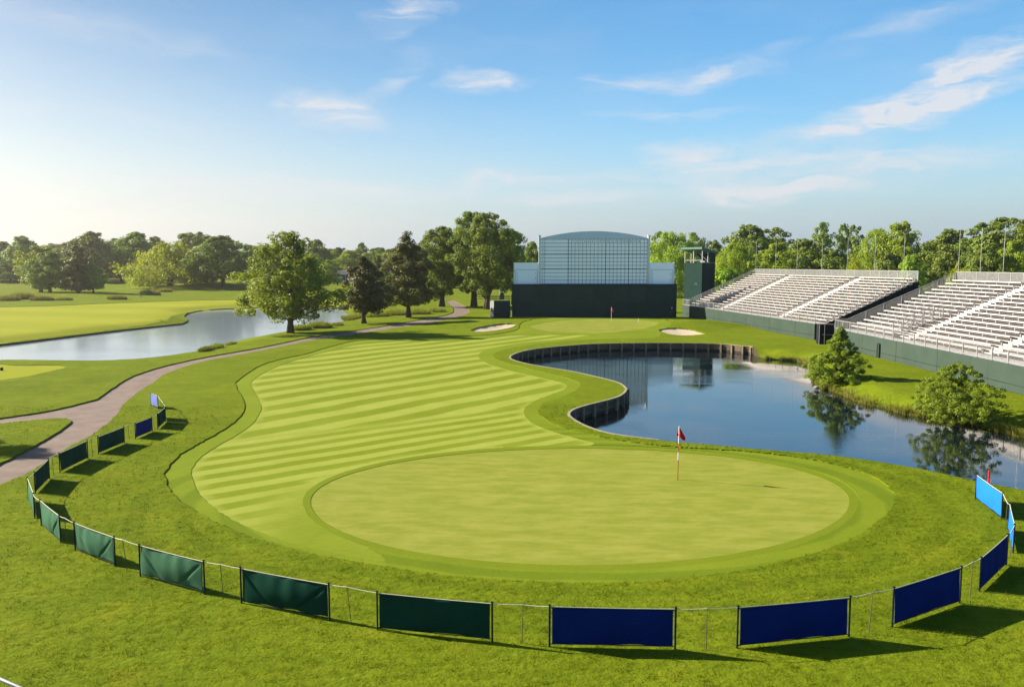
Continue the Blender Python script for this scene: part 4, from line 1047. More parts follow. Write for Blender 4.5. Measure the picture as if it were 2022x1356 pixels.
while s < TOT - 0.2:
    p = bpt(s); d = bpt(min(TOT, s + .2)) - bpt(max(0, s - .2)); d /= np.linalg.norm(d); nx, ny = SIDE * d[1], -SIDE * d[0]
    b = MB(); h = hz(*p); b.box((p[0] + nx * 0.17, p[1] + ny * 0.17, (-1.6 + 0.0 + h) / 2), (0.19, 0.19, 1.6 + h), Matrix.Rotation(math.atan2(d[1], d[0]), 3, 'Z')); bhpart(b, 'post', M_TPOST)
    s += 1.45
# ------------------------------------------------------------------ cloth barrier, stakes and rope
def cloth_mat(name, c1, c2, trans=0.12):
    m = simple(name, c1, c2, 1.2, 0.9, bmp=0.004, bscale=6, spec=0.04)
    return m
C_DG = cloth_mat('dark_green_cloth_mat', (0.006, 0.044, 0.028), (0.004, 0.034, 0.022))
C_G_LIT = cloth_mat('sunlit_green_cloth_mat', (0.048, 0.125, 0.070), (0.040, 0.108, 0.060))  # green cloth with the sunlight put into its lighter colour
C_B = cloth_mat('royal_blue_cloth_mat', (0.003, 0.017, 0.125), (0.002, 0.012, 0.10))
C_B_LIT = cloth_mat('sunlit_blue_cloth_mat', (0.012, 0.130, 0.52), (0.010, 0.11, 0.46))  # blue cloth lightened in colour to read as sunlit
C_LAV = cloth_mat('pale_blue_cloth_mat', (0.13, 0.17, 0.42), (0.11, 0.15, 0.38))
M_POST = simple('dark_post_mat', (0.012, 0.018, 0.020), None, 4, 0.85, spec=0.1)
M_STAKE = simple('stake_mat', (0.10, 0.085, 0.045), (0.06, 0.05, 0.03), 4, 0.7)
M_ROPE = simple('rope_mat', (0.55, 0.52, 0.40), (0.42, 0.40, 0.30), 20, 0.9)
RG = OFFS['rough']
def at_r(px, py):
    q = at(px, py); return Vector((q.x, q.y, gz(q.x, q.y)))
def top_h(base_pt, px, py):
    return min(1.12, max(0.86, ptd(px, py, base_pt.y).z - base_pt.z))
# (top left, bottom left, top right, bottom right, cloth, wrinkle, label)
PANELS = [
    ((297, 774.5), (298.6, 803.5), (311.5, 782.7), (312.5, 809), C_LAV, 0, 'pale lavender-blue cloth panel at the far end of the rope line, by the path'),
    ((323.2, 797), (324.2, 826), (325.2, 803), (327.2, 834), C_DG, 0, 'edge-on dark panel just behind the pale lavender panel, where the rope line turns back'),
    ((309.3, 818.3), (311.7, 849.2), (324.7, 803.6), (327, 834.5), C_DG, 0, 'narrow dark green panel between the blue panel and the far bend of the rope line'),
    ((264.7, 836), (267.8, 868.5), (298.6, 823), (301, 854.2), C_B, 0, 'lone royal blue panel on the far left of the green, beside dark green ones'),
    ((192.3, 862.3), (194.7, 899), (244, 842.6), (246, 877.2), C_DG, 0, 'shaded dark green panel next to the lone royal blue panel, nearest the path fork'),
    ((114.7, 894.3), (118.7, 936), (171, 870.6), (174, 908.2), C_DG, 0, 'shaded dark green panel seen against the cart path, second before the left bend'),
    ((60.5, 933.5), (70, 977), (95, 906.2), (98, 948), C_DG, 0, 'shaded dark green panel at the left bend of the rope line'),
    ((53, 944), (57, 991.6), (65.3, 974), (69, 1026.5), C_G_LIT, 0, 'almost edge-on green panel at the leftmost point of the rope line'),
    ((77, 987.5), (82, 1041.5), (116.8, 1018), (120.3, 1075.5), C_G_LIT, 1, 'sunlit pale green panel just below the left bend, the smallest of the sunlit green ones'),
    ((143.7, 1030.7), (149, 1090), (223.4, 1061.6), (228, 1122), C_G_LIT, 1, 'sunlit pale green panel with vertical creases, middle one of the three sunlit green panels'),
    ((274.5, 1076.8), (277.5, 1141.7), (401, 1107.5), (404.5, 1177.6), C_G_LIT, 1.3, 'largest sunlit green panel with a diagonal fold at its right end'),
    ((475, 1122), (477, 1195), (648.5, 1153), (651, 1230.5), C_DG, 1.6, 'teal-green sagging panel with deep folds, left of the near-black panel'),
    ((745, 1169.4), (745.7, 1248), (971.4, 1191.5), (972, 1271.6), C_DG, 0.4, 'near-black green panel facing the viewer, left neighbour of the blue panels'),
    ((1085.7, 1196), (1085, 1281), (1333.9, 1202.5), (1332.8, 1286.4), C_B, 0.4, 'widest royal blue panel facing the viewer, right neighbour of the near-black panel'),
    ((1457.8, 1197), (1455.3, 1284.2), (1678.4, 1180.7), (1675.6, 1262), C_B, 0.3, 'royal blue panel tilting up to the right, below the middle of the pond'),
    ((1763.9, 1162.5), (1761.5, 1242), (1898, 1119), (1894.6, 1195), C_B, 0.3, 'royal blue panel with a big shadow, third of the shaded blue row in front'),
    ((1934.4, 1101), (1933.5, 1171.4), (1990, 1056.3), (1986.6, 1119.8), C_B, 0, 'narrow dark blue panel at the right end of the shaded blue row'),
    ((1994, 995), (1990.5, 1049), (2002.8, 1035.7), (2000, 1095.5), C_B_LIT, 0, 'almost edge-on bright blue panel at the right edge'),
    ((1929, 938.3), (1926, 988), (1979.2, 973.2), (1977.2, 1028.5), C_B_LIT, 0.3, 'sunlit bright blue panel at the pond edge, last of the rope line on the right'),
]
def make_panel(tl, bl, tr, br, mat, wr, label, k):
    A = at_r(*bl); B = at_r(*br); h = 0.5 * (top_h(A, *tl) + top_h(B, *tr))
    d = Vector((B.x - A.x, B.y - A.y, 0)); L = d.length; rz = math.atan2(d.y, d.x)
    root = empty('barrier_panel', A, label, 'barrier panel', 'cloth panels along the rope line', rz)
    dz = B.z - A.z; rnd = random.Random(k)
    for x, z in ((0, 0), (L, dz)):
        b = MB(); b.tube([(x, 0, z - 0.3), (x, 0, z + h + 0.03)], 0.024, 8); b.box((x, 0, z + h + 0.04), (0.06, 0.06, 0.02)); b.build('post', M_POST, root)
    b = MB(); b.tube([(0.03, 0, h - 0.03), (L - 0.03, 0, dz + h - 0.03)], 0.014, 6); b.build('top_rod', M_POST, root)
    b = MB(); b.tube([(0.03, 0, 0.14), (L - 0.03, 0, dz + 0.14)], 0.012, 6); b.build('bottom_rod', M_POST, root)
    nx, nz = 84, 22; vs = []; fs = []; ins = 0.06
    ph = [rnd.uniform(0, 6) for _ in range(6)]
    for j in range(nz + 1):
        for i in range(nx + 1):
            u = i / nx; w = j / nz; e = math.sin(math.pi * u)
            x = ins + (L - 2 * ins) * u; z0 = 0.15 + 0.035 * wr * (0.3 - u) * 0; z1 = h - 0.035
            sag = 0.012 * wr * math.sin(u * math.pi * 6 + ph[0]) * (1 - w)
            lift = 0.05 * wr * max(0, 1 - abs(u - 0.72) / 0.3) * (1 - w)
            z = z0 + (z1 - z0) * w + dz * u + sag + lift * 0.5
            y = 0.006 * math.sin(u * 23 + ph[1]) + 0.012 * math.sin(u * 7 + w * 3 + ph[2])
            y += wr * (0.006 * math.sin(u * 34 + ph[3] + w) * w * w + 0.010 * math.sin(u * 11 + ph[4]) * (1 - w))
            # tension folds running to the corners
            for (cu, cw, s) in ((1.0, 1.0, 1), (0.0, 1.0, -1)):
                q = abs((u - cu) * s * 2.6 + (cw - w) * 0.9 * (1 if s > 0 else 1)) if s < 0 else abs((cu - u) * 2.6 - (cw - w) * 0.95)
                y += wr * 0.05 * math.exp(-(q / 0.055) ** 2) * math.sin(math.pi * min(1, w + 0.05)) * (1 if s > 0 else 0.6)
            y += -0.05 * wr * e * math.sin(math.pi * w) * 0.8 - 0.025 * e * math.sin(math.pi * w)
            vs.append((x, y, z))
    for j in range(nz):
        for i in range(nx):
            a = j * (nx + 1) + i; fs.append((a, a + 1, a + nx + 2, a + nx + 1))
    me = bpy.data.meshes.new('cloth'); me.from_pydata(vs, [], fs); me.polygons.foreach_set('use_smooth', np.ones(len(fs), dtype=bool)); me.update()
    o = link('cloth', me, mat, root); so = o.modifiers.new('thickness', 'SOLIDIFY'); so.thickness = 0.006; so.offset = 0
    return [(A + Vector((0, 0, h))), (B + Vector((0, 0, h)))]
ends = []
for k, p in enumerate(PANELS): ends.append(make_panel(*p, k))
# thin stakes in the gaps: top, bottom, label
STAKES = [((304, 821), (305.8, 852.5), 'thin stake between the lone royal blue panel and the narrow dark panel', (2, 3)),
          ((254, 838.5), (256, 869), 'thin stake between the lone royal blue panel and its dark green neighbour', (3, 4)),
          ((181.6, 864.6), (184, 904), 'thin stake between the two dark green panels seen against the path', (4, 5)),
          ((104.5, 900), (106.8, 941), 'thin stake left of the second dark green panel before the left bend', (5, 6)),
          ((70.5, 980), (74.5, 1033), 'thin stake just below the leftmost edge-on panel', (7, 8)),
          ((130.5, 1022), (133.5, 1081.5), 'thin stake between the two smaller sunlit green panels', (8, 9)),
          ((245, 1065), (252, 1131), 'thin stake left of the largest sunlit green panel', (9, 10)),
          ((437.4, 1113.5), (442, 1185.5), 'thin stake right of the largest sunlit green panel', (10, 11)),
          ((686.5, 1158), (695, 1238), 'thin leaning stake between the teal-green and the near-black panel', (11, 12)),
          ((1033, 1193), (1030, 1274), 'thin stake between the near-black and the widest blue panel', (12, 13)),
          ((1394.3, 1200.7), (1394, 1288), 'thin stake right of the widest blue panel', (13, 14)),
          ((1720, 1168.5), (1714.5, 1255), 'thin stake left of the blue panel with the big shadow', (14, 15)),
          ((1916.4, 1109.4), (1915, 1184), 'thin stake left of the narrow dark blue panel at the right', (15, 16)),
          ((1995.5, 1045), (1994, 1104), 'thin stake between the narrow dark blue and the edge-on bright blue panel', (16, 17)),
          ((1986.6, 996), (1985, 1040), 'thin stake between the two bright blue panels', (17, 18)),
          ((318.5, 790), (319.5, 817.5), 'thin stake just right of the pale lavender panel at the far end', (0, 1))]
stops = {}
for (t, bt, lab, key) in STAKES:
    A = at_r(*bt); h = top_h(A, *t)
    b = MB(); dx = (t[0] - bt[0]) * A.y / F
    b.tube([(-dx * .2, 0, -0.25), (dx, 0, h)], [0.012, 0.009], 6)
    b.tube([(dx, 0, h), (dx + 0.02, 0, h + 0.03), (dx + 0.045, 0, h + 0.005)], 0.007, 5)
    tag(b.build('rope_stake', M_STAKE, None, loc=A), lab, 'stake', 'thin stakes along the rope line')
    stops[key] = A + Vector((dx, 0, h))
# one rope along the whole line, hung in shallow curves
route = []
def seg_pts(a, b_, sag):
    return [a.lerp(b_, t) - Vector((0, 0, sag * 4 * t * (1 - t))) for t in (0, .17, .33, .5, .67, .83)]
flip = {16: False}
chain = []
for k in range(len(PANELS)):
    a, b_ = ends[k]
    if k == 2: a, b_ = b_, a
    if k in (3, 4, 5, 6): a, b_ = b_, a
    if k == 17: a, b_ = b_, a
    if k == 18: a, b_ = b_, a
    chain.append((a, b_))
order = list(range(len(PANELS)))
for i, k in enumerate(order):
    a, b_ = chain[k]
    route += seg_pts(a, b_, 0.012)
    if i + 1 < len(order):
        n = chain[order[i + 1]][0]; s = stops.get((k, order[i + 1]))
        if s is not None: route += seg_pts(b_, s, 0.012) + seg_pts(s, n, 0.012)
        else: route += seg_pts(b_, n, 0.03)
route.append(chain[-1][1])
b = MB(); b.tube(route, 0.0095, 6); tag(b.build('rope', M_ROPE), 'pale rope strung from post to post round the whole cloth barrier', 'rope')

# ------------------------------------------------------------------ flagsticks, stakes
M_RED = simple('red_flag_mat', (0.55, 0.012, 0.022), (0.42, 0.008, 0.016), 5, 0.75, spec=0.2)
M_PWH = simple('stick_white_mat', (0.72, 0.70, 0.66), None, 4, 0.5)
M_PRD = simple('stick_red_mat', (0.50, 0.07, 0.02), None, 4, 0.5)
M_HOLE = simple('hole_mat', (0.01, 0.01, 0.008), None, 4, 0.9)
M_PINK = simple('far_flag_mat', (0.62, 0.03, 0.09), None, 5, 0.7)
def flagstick(px, py, h, label, bands, zoff, flag_mat, fl=1.0):
    A = at(px, py); A = Vector((A.x, A.y, gz(A.x, A.y) + zoff))
    root = empty('flagstick', A, label, 'flagstick')
    b = MB(); z0 = -0.1
    for zt, c in bands:
        b.cur = c; b.tube([(0.01 * z0, 0, z0), (0.01 * zt, 0, zt)], 0.022, 8); z0 = zt
    b.build('pole', [M_PWH, M_PRD], root)
    b = MB(); b.add([(0.055 * math.cos(a * math.pi / 8), 0.055 * math.sin(a * math.pi / 8), 0.006) for a in range(16)], [tuple(range(16))]); b.build('hole', M_HOLE, root)
    # drooping flag: cloth hangs from the top of the stick and falls away in folds
    vs = []; fs = []; n, m = 16, 12; H = 0.56 * fl; W = 0.50 * fl
    for j in range(m + 1):
        for i in range(n + 1):
            u = i / n; w = j / m
            xl = -0.11 * min(w / .7, 1) + 0.22 * max(0, w - .7) / .3; xr = 0.29 * min(w / .8, 1) ** .9 - 0.06 * max(0, w - .8) / .2
            x = (xl + (xr - xl) * u) * fl
            z = h - 0.02 - (0.52 * w + 0.10 * w * u) * fl
            y = (0.08 * math.sin(u * 9 + w * 1.2) * w + 0.02 * math.sin(w * 6 + u * 3)) * fl
            vs.append((x + 0.02, y, z))
    for j in range(m):
        for i in range(n):
            a = j * (n + 1) + i; fs.append((a, a + 1, a + n + 2, a + n + 1))
    me = bpy.data.meshes.new('flag'); me.from_pydata(vs, [], fs); me.polygons.foreach_set('use_smooth', np.ones(len(fs), dtype=bool)); me.update()
    o = link('flag', me, flag_mat, root); so = o.modifiers.new('thickness', 'SOLIDIFY'); so.thickness = 0.004
flagstick(1338, 946, 2.32, 'red and white banded flagstick with drooping red flag on the near green', [(0.86, 1), (1.21, 0), (1.57, 1), (2.32, 0)], OFFS['green'], M_RED)
flagstick(1207, 634, 2.1, 'distant white flagstick with small red flag on the far green, before the dark wall', [(2.1, 0)], 0.0, M_PINK, 1.25)
def simple_post(px, py, h, r, mat, name, label, cat, cap=None, zoff=0.0):
    A = at_r(px, py); b = MB(); b.tube([(0, 0, -0.3), (0, 0, h - 0.03), (0, 0, h)], [r, r, r * 0.6], 8)
    return tag(b.build(name, mat, None, loc=A), label, cat)
simple_post(1951.5, 962, 0.72, 0.036, M_RED, 'hazard_stake', 'red hazard stake standing at the pond edge behind the bright blue panel', 'stake')
simple_post(1260.5, 636, 0.55, 0.035, M_PWH, 'marker_stake', 'tiny white marker post on the right side of the far green', 'stake')
simple_post(1094.5, 621, 1.0, 0.035, M_RAIL, 'marker_stake', 'thin grey stake before the left part of the dark screen wall', 'stake')
simple_post(3.5, 732, 0.3, 0.12, M_HOLE, 'tee_marker', 'small dark tee marker on the pale tee lawn at the left edge', 'marker')

# ------------------------------------------------------------------ equipment box, kiosk, dark slabs, rails
M_GREYP = simple('pale_grey_panel_mat', (0.17, 0.18, 0.16), (0.13, 0.14, 0.125), 1, 0.8)
A = at_r(985, 628); dq = A.y
eb = empty('equipment_box', A, 'dark green cabinet with pale left side and gear on its roof, left of the scoreboard', 'cabinet')
pxm = dq / F
b = MB(); b.box((1.1 * 0 + 0.55, 0.9, 1.4), (2.75, 1.8, 3.1)); b.build('cabinet_front', M_DGREEN, eb)
b = MB(); b.add([(-0.84, 0.0, -0.2), (-1.55, 1.5, -0.2), (-1.55, 1.5, 2.95), (-0.84, 0.0, 2.95), (-0.80, 0.05, -0.2), (-1.5, 1.55, -0.2), (-1.5, 1.55, 2.95), (-0.80, 0.05, 2.95)],
            [(0, 3, 2, 1), (4, 5, 6, 7), (0, 1, 5, 4), (3, 7, 6, 2), (1, 2, 6, 5), (0, 4, 7, 3)]); b.build('side_panel', M_GREYP, eb)
b = MB()
for x in (-1.45, -1.0, -0.5, 0.1, 1.7): b.box((x, 1.2, 3.3), (0.09, 0.09, 0.9))
b.box((0.2, 1.2, 3.72), (3.4, 0.09, 0.09)); b.box((0.2, 1.2, 3.35), (3.4, 0.06, 0.06)); b.build('roof_rail', M_TCAP, eb)
b = MB(); b.box((0.55, 0.9, 3.62), (0.75, 0.7, 1.0)); b.box((0.55, 0.9, 4.2), (0.55, 0.6, 0.18)); b.build('generator', M_STEEL, eb, bevel=0.04)
b = MB(); b.tube([(0.1, 0.9, 3.95), (0.1, 0.9, 4.45), (0.8, 0.9, 4.45), (0.8, 0.9, 3.95)], 0.06, 8); b.build('pale_hood', M_WHITE, eb)
A = at_r(1006, 624); b = MB(); b.box((0, 0, 0.45), (0.5, 0.5, 0.9)); b.box((0, 0, 0.93), (0.56, 0.56, 0.06)); tag(b.build('crate', M_TCAP, None, loc=A, bevel=0.02), 'pale crate squeezed between the equipment box and the dark screen wall', 'crate')
# kiosk between the stands
A = at_r(1617, 681); kx = 28 * A.y / F
kk = empty('stair_enclosure', A, 'dark boxed stairway with pipe frame in the gap between the grandstands', 'enclosure', None, -0.15)
b = MB(); b.box((kx / 2, 0.8, 1.1), (kx, 1.5, 2.5)); b.build('enclosure_cloth', M_BLACK, kk)
b = MB()
for x in (0.0, kx * 0.35, kx): b.tube([(x, -0.03, -0.2), (x, -0.03, 2.42)], 0.03, 6)
b.tube([(-0.25, -0.03, 2.42), (kx + 0.1, -0.03, 2.42)], 0.035, 6); b.tube([(kx * 0.2, -0.03, 1.2), (kx, -0.03, 1.2)], 0.025, 6); b.build('pipe_frame', M_RAIL, kk)
def slab(px, py, w, h, label, rzv):  # upright dark slab standing in for an opening in the wall scrim
    A = at_r(px, py); r = empty('upright_slab', A, label, 'upright_slab', None, rzv)
    b = MB(); n = 10; pr = [(-w / 2, -0.1), (w / 2, -0.1)] + [(w / 2 * math.cos(math.pi * i / n), h - w / 2 + w / 2 * math.sin(math.pi * i / n)) for i in range(n + 1)]
    k = len(pr); b.add([(x, -0.2, z) for x, z in pr] + [(x, 0.2, z) for x, z in pr], [tuple(range(k)), tuple(reversed(range(k, 2 * k)))] + [((i + 1) % k, i, k + i, k + (i + 1) % k) for i in range(k)])
    b.build('cabinet', M_BLACK, r); b = MB(); b.box((-w / 2 - 0.035, -0.05, h * 0.48), (0.05, 0.12, h * 0.96)); b.build('bracket', M_SCRIM, r)
slab(1395.5, 628.5, 0.5, 1.35, 'dark round-topped slab against the wall of the farther grandstand', 0.5)
slab(1736, 707.5, 0.34, 1.5, 'dark round-topped slab against the wall of the nearer grandstand', 0.4)
slab(1853, 737, 0.22, 0.75, 'small low dark slab by the wall, left of the spreading cypress', 0.3)
# pipe rail cut by the lower left corner
pa = Vector((*gp(-60, 1314, 1.0), 1.0)); pb = Vector((*gp(75, 1372, 1.0), 1.0)); dd = (pb - pa)
hr = empty('pipe_railing', pa - Vector((0, 0, 1.0)), 'grey metal pipe railing cut by the lower left corner', 'railing')
q0 = pa - dd * 2 - hr.location; q1 = pb + dd * 1.5 - hr.location
b = MB(); b.tube([q0, q1], 0.036, 10); b.build('top_pipe', M_RAIL, hr, smooth=True)
b = MB(); b.tube([q0 - Vector((0, 0, .5)), q1 - Vector((0, 0, .5))], 0.025, 8); b.build('middle_pipe', M_RAIL, hr, smooth=True)
for t in (0.0, 0.3125 * 1.22, 0.75, 1.0):
    q = q0.lerp(q1, t); b = MB(); b.tube([(q.x, q.y, -0.2), (q.x, q.y, 0.98)], 0.028, 8); b.build('rail_post', M_STEEL, hr, smooth=True)
# distant rail fence behind the big cottonwoods
def rail_fence(pxa, pxb, d, label):
    pa = ptd(pxa, HZ, d); pb = ptd(pxb, HZ, d); z = gz(pa.x, pa.y); L = pb.x - pa.x
    r = empty('rail_fence', (pa.x, d, z), label, 'fence'); n = int(L / 2.6)
    for i in range(n + 1): b = MB(); b.box((L * i / n, 0, 0.6), (0.14, 0.14, 1.4)); b.build('fence_post', M_STEEL, r)
    for zz in (0.55, 1.05): b = MB(); b.box((L / 2, -0.09, zz), (L, 0.05, 0.13)); b.build('fence_rail', M_STEEL, r)
rail_fence(936, 1012, 205, 'low dark rail fence behind the forked cottonwood')
# blue tent-like clubhouse building between maple and cedar
pz = ptd(672, HZ, 340); zb = gz(pz.x, pz.y)
M_BLUE = simple('blue_wall_mat', (0.030, 0.050, 0.115), (0.024, 0.040, 0.095), 0.6, 0.7)
M_BRF = simple('slate_roof_mat', (0.045, 0.05, 0.075), None, 0.8, 0.7)
cb = empty('clubhouse', (pz.x, pz.y, zb), 'small dark blue clubhouse building far behind, between the broad maple and the cedar', 'building')
b = MB(); b.box((0, 3, 1.7), (8.0, 6, 3.8)); b.build('wall', M_BLUE, cb)
b = MB(); b.add([(-4.4, -0.5, 3.6), (4.4, -0.5, 3.6), (4.4, 6.5, 3.6), (-4.4, 6.5, 3.6), (-4.4, 3, 5.2), (4.4, 3, 5.2)], [(0, 1, 5, 4), (2, 3, 4, 5), (0, 4, 3), (1, 2, 5), (3, 2, 1, 0)]); b.build('roof', M_BRF, cb)
b = MB(); b.box((-0.2, -0.06, 2.3), (2.2, 0.1, 0.7)); b.build('window', M_WHITE, cb)
b = MB(); b.box((-0.6, -0.1, 1.1), (5.4, 0.08, 0.12)); b.box((2.1, -0.1, 1.9), (0.16, 0.1, 3.2)); b.build('porch_frame', M_WHITE, cb)
pz = ptd(752, HZ, 300); zb = gz(pz.x, pz.y)
hb = empty('house', (pz.x, pz.y, zb), 'pale low house glimpsed between the cedar and the tall pine', 'building')
b = MB(); b.box((0, 3, 1.5), (7, 5, 3.4)); b.build('wall', M_WHITE, hb)
b = MB(); b.add([(-4, 0, 3.2), (4, 0, 3.2), (4, 6, 3.2), (-4, 6, 3.2), (-4, 3, 5.6), (4, 3, 5.6)], [(0, 1, 5, 4), (2, 3, 4, 5), (0, 4, 3), (1, 2, 5), (3, 2, 1, 0)]); b.build('roof', M_BRF, hb)
b = MB(); b.box((-1, 0.45, 1.6), (1.6, 0.08, 1.0)); b.build('window', M_STEEL, hb)

# ------------------------------------------------------------------ people
M_SKIN = simple('skin_mat', (0.42, 0.25, 0.17), None, 4, 0.6)
M_NAVY = simple('navy_clothes_mat', (0.012, 0.018, 0.045), None, 4, 0.85)
M_TAN = simple('tan_clothes_mat', (0.20, 0.14, 0.10), None, 4, 0.85)
M_CAP = simple('white_cap_mat', (0.75, 0.75, 0.74), None, 4, 0.8)
def person(loc, rz, joints, edges, label, mats, cap=True):
    """body grown as one skin from joints {name: (xyz, radius)}"""
    names = list(joints); idx = {n: i for i, n in enumerate(names)}
    me = bpy.data.meshes.new('person'); me.from_pydata([joints[n][0] for n in names], [(idx[a], idx[b]) for a, b in edges], []); me.update()
    o = bpy.data.objects.new('person', me); COL.objects.link(o); o.location = loc; o.rotation_euler = (0, 0, rz)
    sk = o.modifiers.new('skin', 'SKIN'); sk.use_smooth_shade = True
    for n, v in zip(names, me.skin_vertices[0].data): v.radius = (joints[n][1],) * 2; v.use_root = n == 'pelvis'
    sb_ = o.modifiers.new('smooth', 'SUBSURF'); sb_.levels = 1; sb_.render_levels = 1
    dg = bpy.context.evaluated_depsgraph_get(); m2 = bpy.data.meshes.new_from_object(o.evaluated_get(dg)); o.modifiers.clear(); o.data = m2
    m2.materials.clear()
    for m in mats: m2.materials.append(m)
    hd = Vector(joints['head'][0]); hands = [Vector(joints[k][0]) for k in ('hand_l', 'hand_r')]; wz = joints['pelvis'][0][2] + 0.02
    for p in m2.polygons:
        c = p.center
        p.material_index = 2 if (c - hd).length < 0.17 or min((c - h).length for h in hands) < 0.09 else (0 if c.z < wz else 1)
    tag(o, label, 'person')
    if cap:
        b = MB(); pts = [hd + Vector((0, 0, 0.02)), hd + Vector((0, 0, 0.07)), hd + Vector((0, 0, 0.13))]
        b.tube(pts, [0.118, 0.11, 0.05], 10); b.box(hd + Vector((0, -0.13, 0.03)), (0.15, 0.14, 0.02)); b.build('cap', M_CAP, o, smooth=False)
    return o
E0 = [('pelvis', 'chest'), ('chest', 'neck'), ('neck', 'head'), ('chest', 'sh_l'), ('sh_l', 'el_l'), ('el_l', 'hand_l'), ('chest', 'sh_r'), ('sh_r', 'el_r'), ('el_r', 'hand_r'),
      ('pelvis', 'hip_l'), ('hip_l', 'kn_l'), ('kn_l', 'an_l'), ('an_l', 'toe_l'), ('pelvis', 'hip_r'), ('hip_r', 'kn_r'), ('kn_r', 'an_r'), ('an_r', 'toe_r')]
JS = {'pelvis': ((0, 0, .96), .14), 'chest': ((0, .01, 1.32), .155), 'neck': ((0, 0, 1.5), .06), 'head': ((0, -.02, 1.65), .105), 'sh_l': ((.19, 0, 1.42), .075), 'el_l': ((.26, .02, 1.14), .05), 'hand_l': ((.22, -.12, .92), .04),
      'sh_r': ((-.19, 0, 1.42), .075), 'el_r': ((-.26, .02, 1.14), .05), 'hand_r': ((-.20, -.14, .92), .04), 'hip_l': ((.1, 0, .88), .1), 'kn_l': ((.11, -.02, .49), .065), 'an_l': ((.11, .02, .09), .045), 'toe_l': ((.12, -.15, .04), .04),
      'hip_r': ((-.1, 0, .88), .1), 'kn_r': ((-.11, -.02, .49), .065), 'an_r': ((-.11, .02, .09), .045), 'toe_r': ((-.12, -.15, .04), .04)}
p_ = ptd(1328, HZ, 138.6); person((p_.x, p_.y, gz(p_.x, p_.y) + RG), 0.2, JS, E0, 'person in dark clothes and white cap standing before the right end of the dark wall', [M_NAVY, M_NAVY, M_SKIN])
JG = dict(JS); JG.update({'chest': ((0, -.12, 1.28), .155), 'neck': ((0, -.2, 1.44), .06), 'head': ((0, -.26, 1.57), .105), 'sh_l': ((.18, -.12, 1.36), .07), 'sh_r': ((-.18, -.12, 1.38), .07),
     'el_l': ((-.04, -.3, 1.34), .05), 'hand_l': ((-.34, -.28, 1.5), .04), 'el_r': ((-.38, -.1, 1.26), .05), 'hand_r': ((-.38, -.26, 1.52), .04)})
p_ = ptd(275.5, HZ, 222); zg = gz(p_.x, p_.y); go = person((p_.x, p_.y, zg + RG), 0.3, JG, E0, 'distant golfer mid-swing on the grass before the yellow willow', [M_TAN, M_TAN, M_SKIN], cap=False)
b = MB(); b.tube([(-.34, -.28, 1.5), (-1.35, -.1, 1.62)], 0.02, 6); b.box((-1.38, -.1, 1.6), (.1, .05, .08))
gc = b.build('golf_club', M_STEEL, None, loc=go.location); gc.rotation_euler = go.rotation_euler; tag(gc, 'golf club swung back by the distant golfer', 'golf club')

# ------------------------------------------------------------------ tall grass clumps
M_REED = leaf_mat('reed_mat', (0.120, 0.150, 0.012), (0.200, 0.200, 0.030), 0.3)
M_FESC = leaf_mat('fescue_mat', (0.15, 0.15, 0.03), (0.24, 0.22, 0.06), 0.25)
def blade_clump(name, cx, cy, rx, ry, h, n, mat, label, seed, cat='tall grass', group=None, w=0.05):
    rnd = np.random.default_rng(seed); a = rnd.uniform(0, 6.283, n); r = np.sqrt(rnd.uniform(0, 1, n))
    X = cx + rx * r * np.cos(a); Y = cy + ry * r * np.sin(a); Zb = terrain_z(X, Y)
    hh = h * rnd.uniform(.6, 1.1, n) * (1 - 0.35 * r ** 2); la = rnd.uniform(0, 6.283, n); ln = rnd.uniform(.05, .4, n) * hh
    t = rnd.uniform(0, 6.283, n); wx, wy = np.cos(t) * w * rnd.uniform(.6, 1.3, n), np.sin(t) * w
    P0 = np.stack([X - wx, Y - wy, Zb - .05], 1); P1 = np.stack([X + wx, Y + wy, Zb - .05], 1); P2 = np.stack([X + np.cos(la) * ln, Y + np.sin(la) * ln, Zb + hh], 1)
    V = np.stack([P0, P1, P2], 1).reshape(-1, 3) - np.array([cx, cy, 0])
    o = link(name, np_mesh(name, V, 3, np.arange(len(V))), mat, None, (cx, cy, 0)); tag(o, label, cat, group); return o
for i, (px, py, wpx, hm, lab) in enumerate([
    (594, 652, 20, 1.0, 'darker reed clump at the water right of the maple trunk'), (632, 648, 24, 1.15, 'bright reed clump between the maple trunk and the cedar'), (664, 643, 14, .6, 'low reed clump at the pond tip left of the cedar'),
    (425, 687, 14, .7, 'small reed tuft on the near shore left of the maple'), (405, 693, 10, .6, 'tiny reed tuft left of the small reed tuft on the near shore'), (455, 679, 9, .45, 'lowest reed tuft on the near shore, closest to the maple'),
    (700, 624, 26, 1.2, 'reed bank behind the cedar trunk at the right tip of the pond'), (742, 625, 24, 1.2, 'reed bank right of the cedar trunk'), (785, 622, 24, 1.25, 'reed bank left of the pine trunk'),
    (828, 620, 22, 1.2, 'reed bank right of the pine trunk'), (862, 616, 18, 1.0, 'last reed bank beside the path bend')]):
    p = at(px, py); blade_clump('reed_clump', p.x, p.y, wpx * p.y / F, 1.6 if i < 6 else 2.6, hm, 1500 if i > 5 or i < 2 else 700, M_REED, lab, 40 + i, group='reed clumps along the left pond')
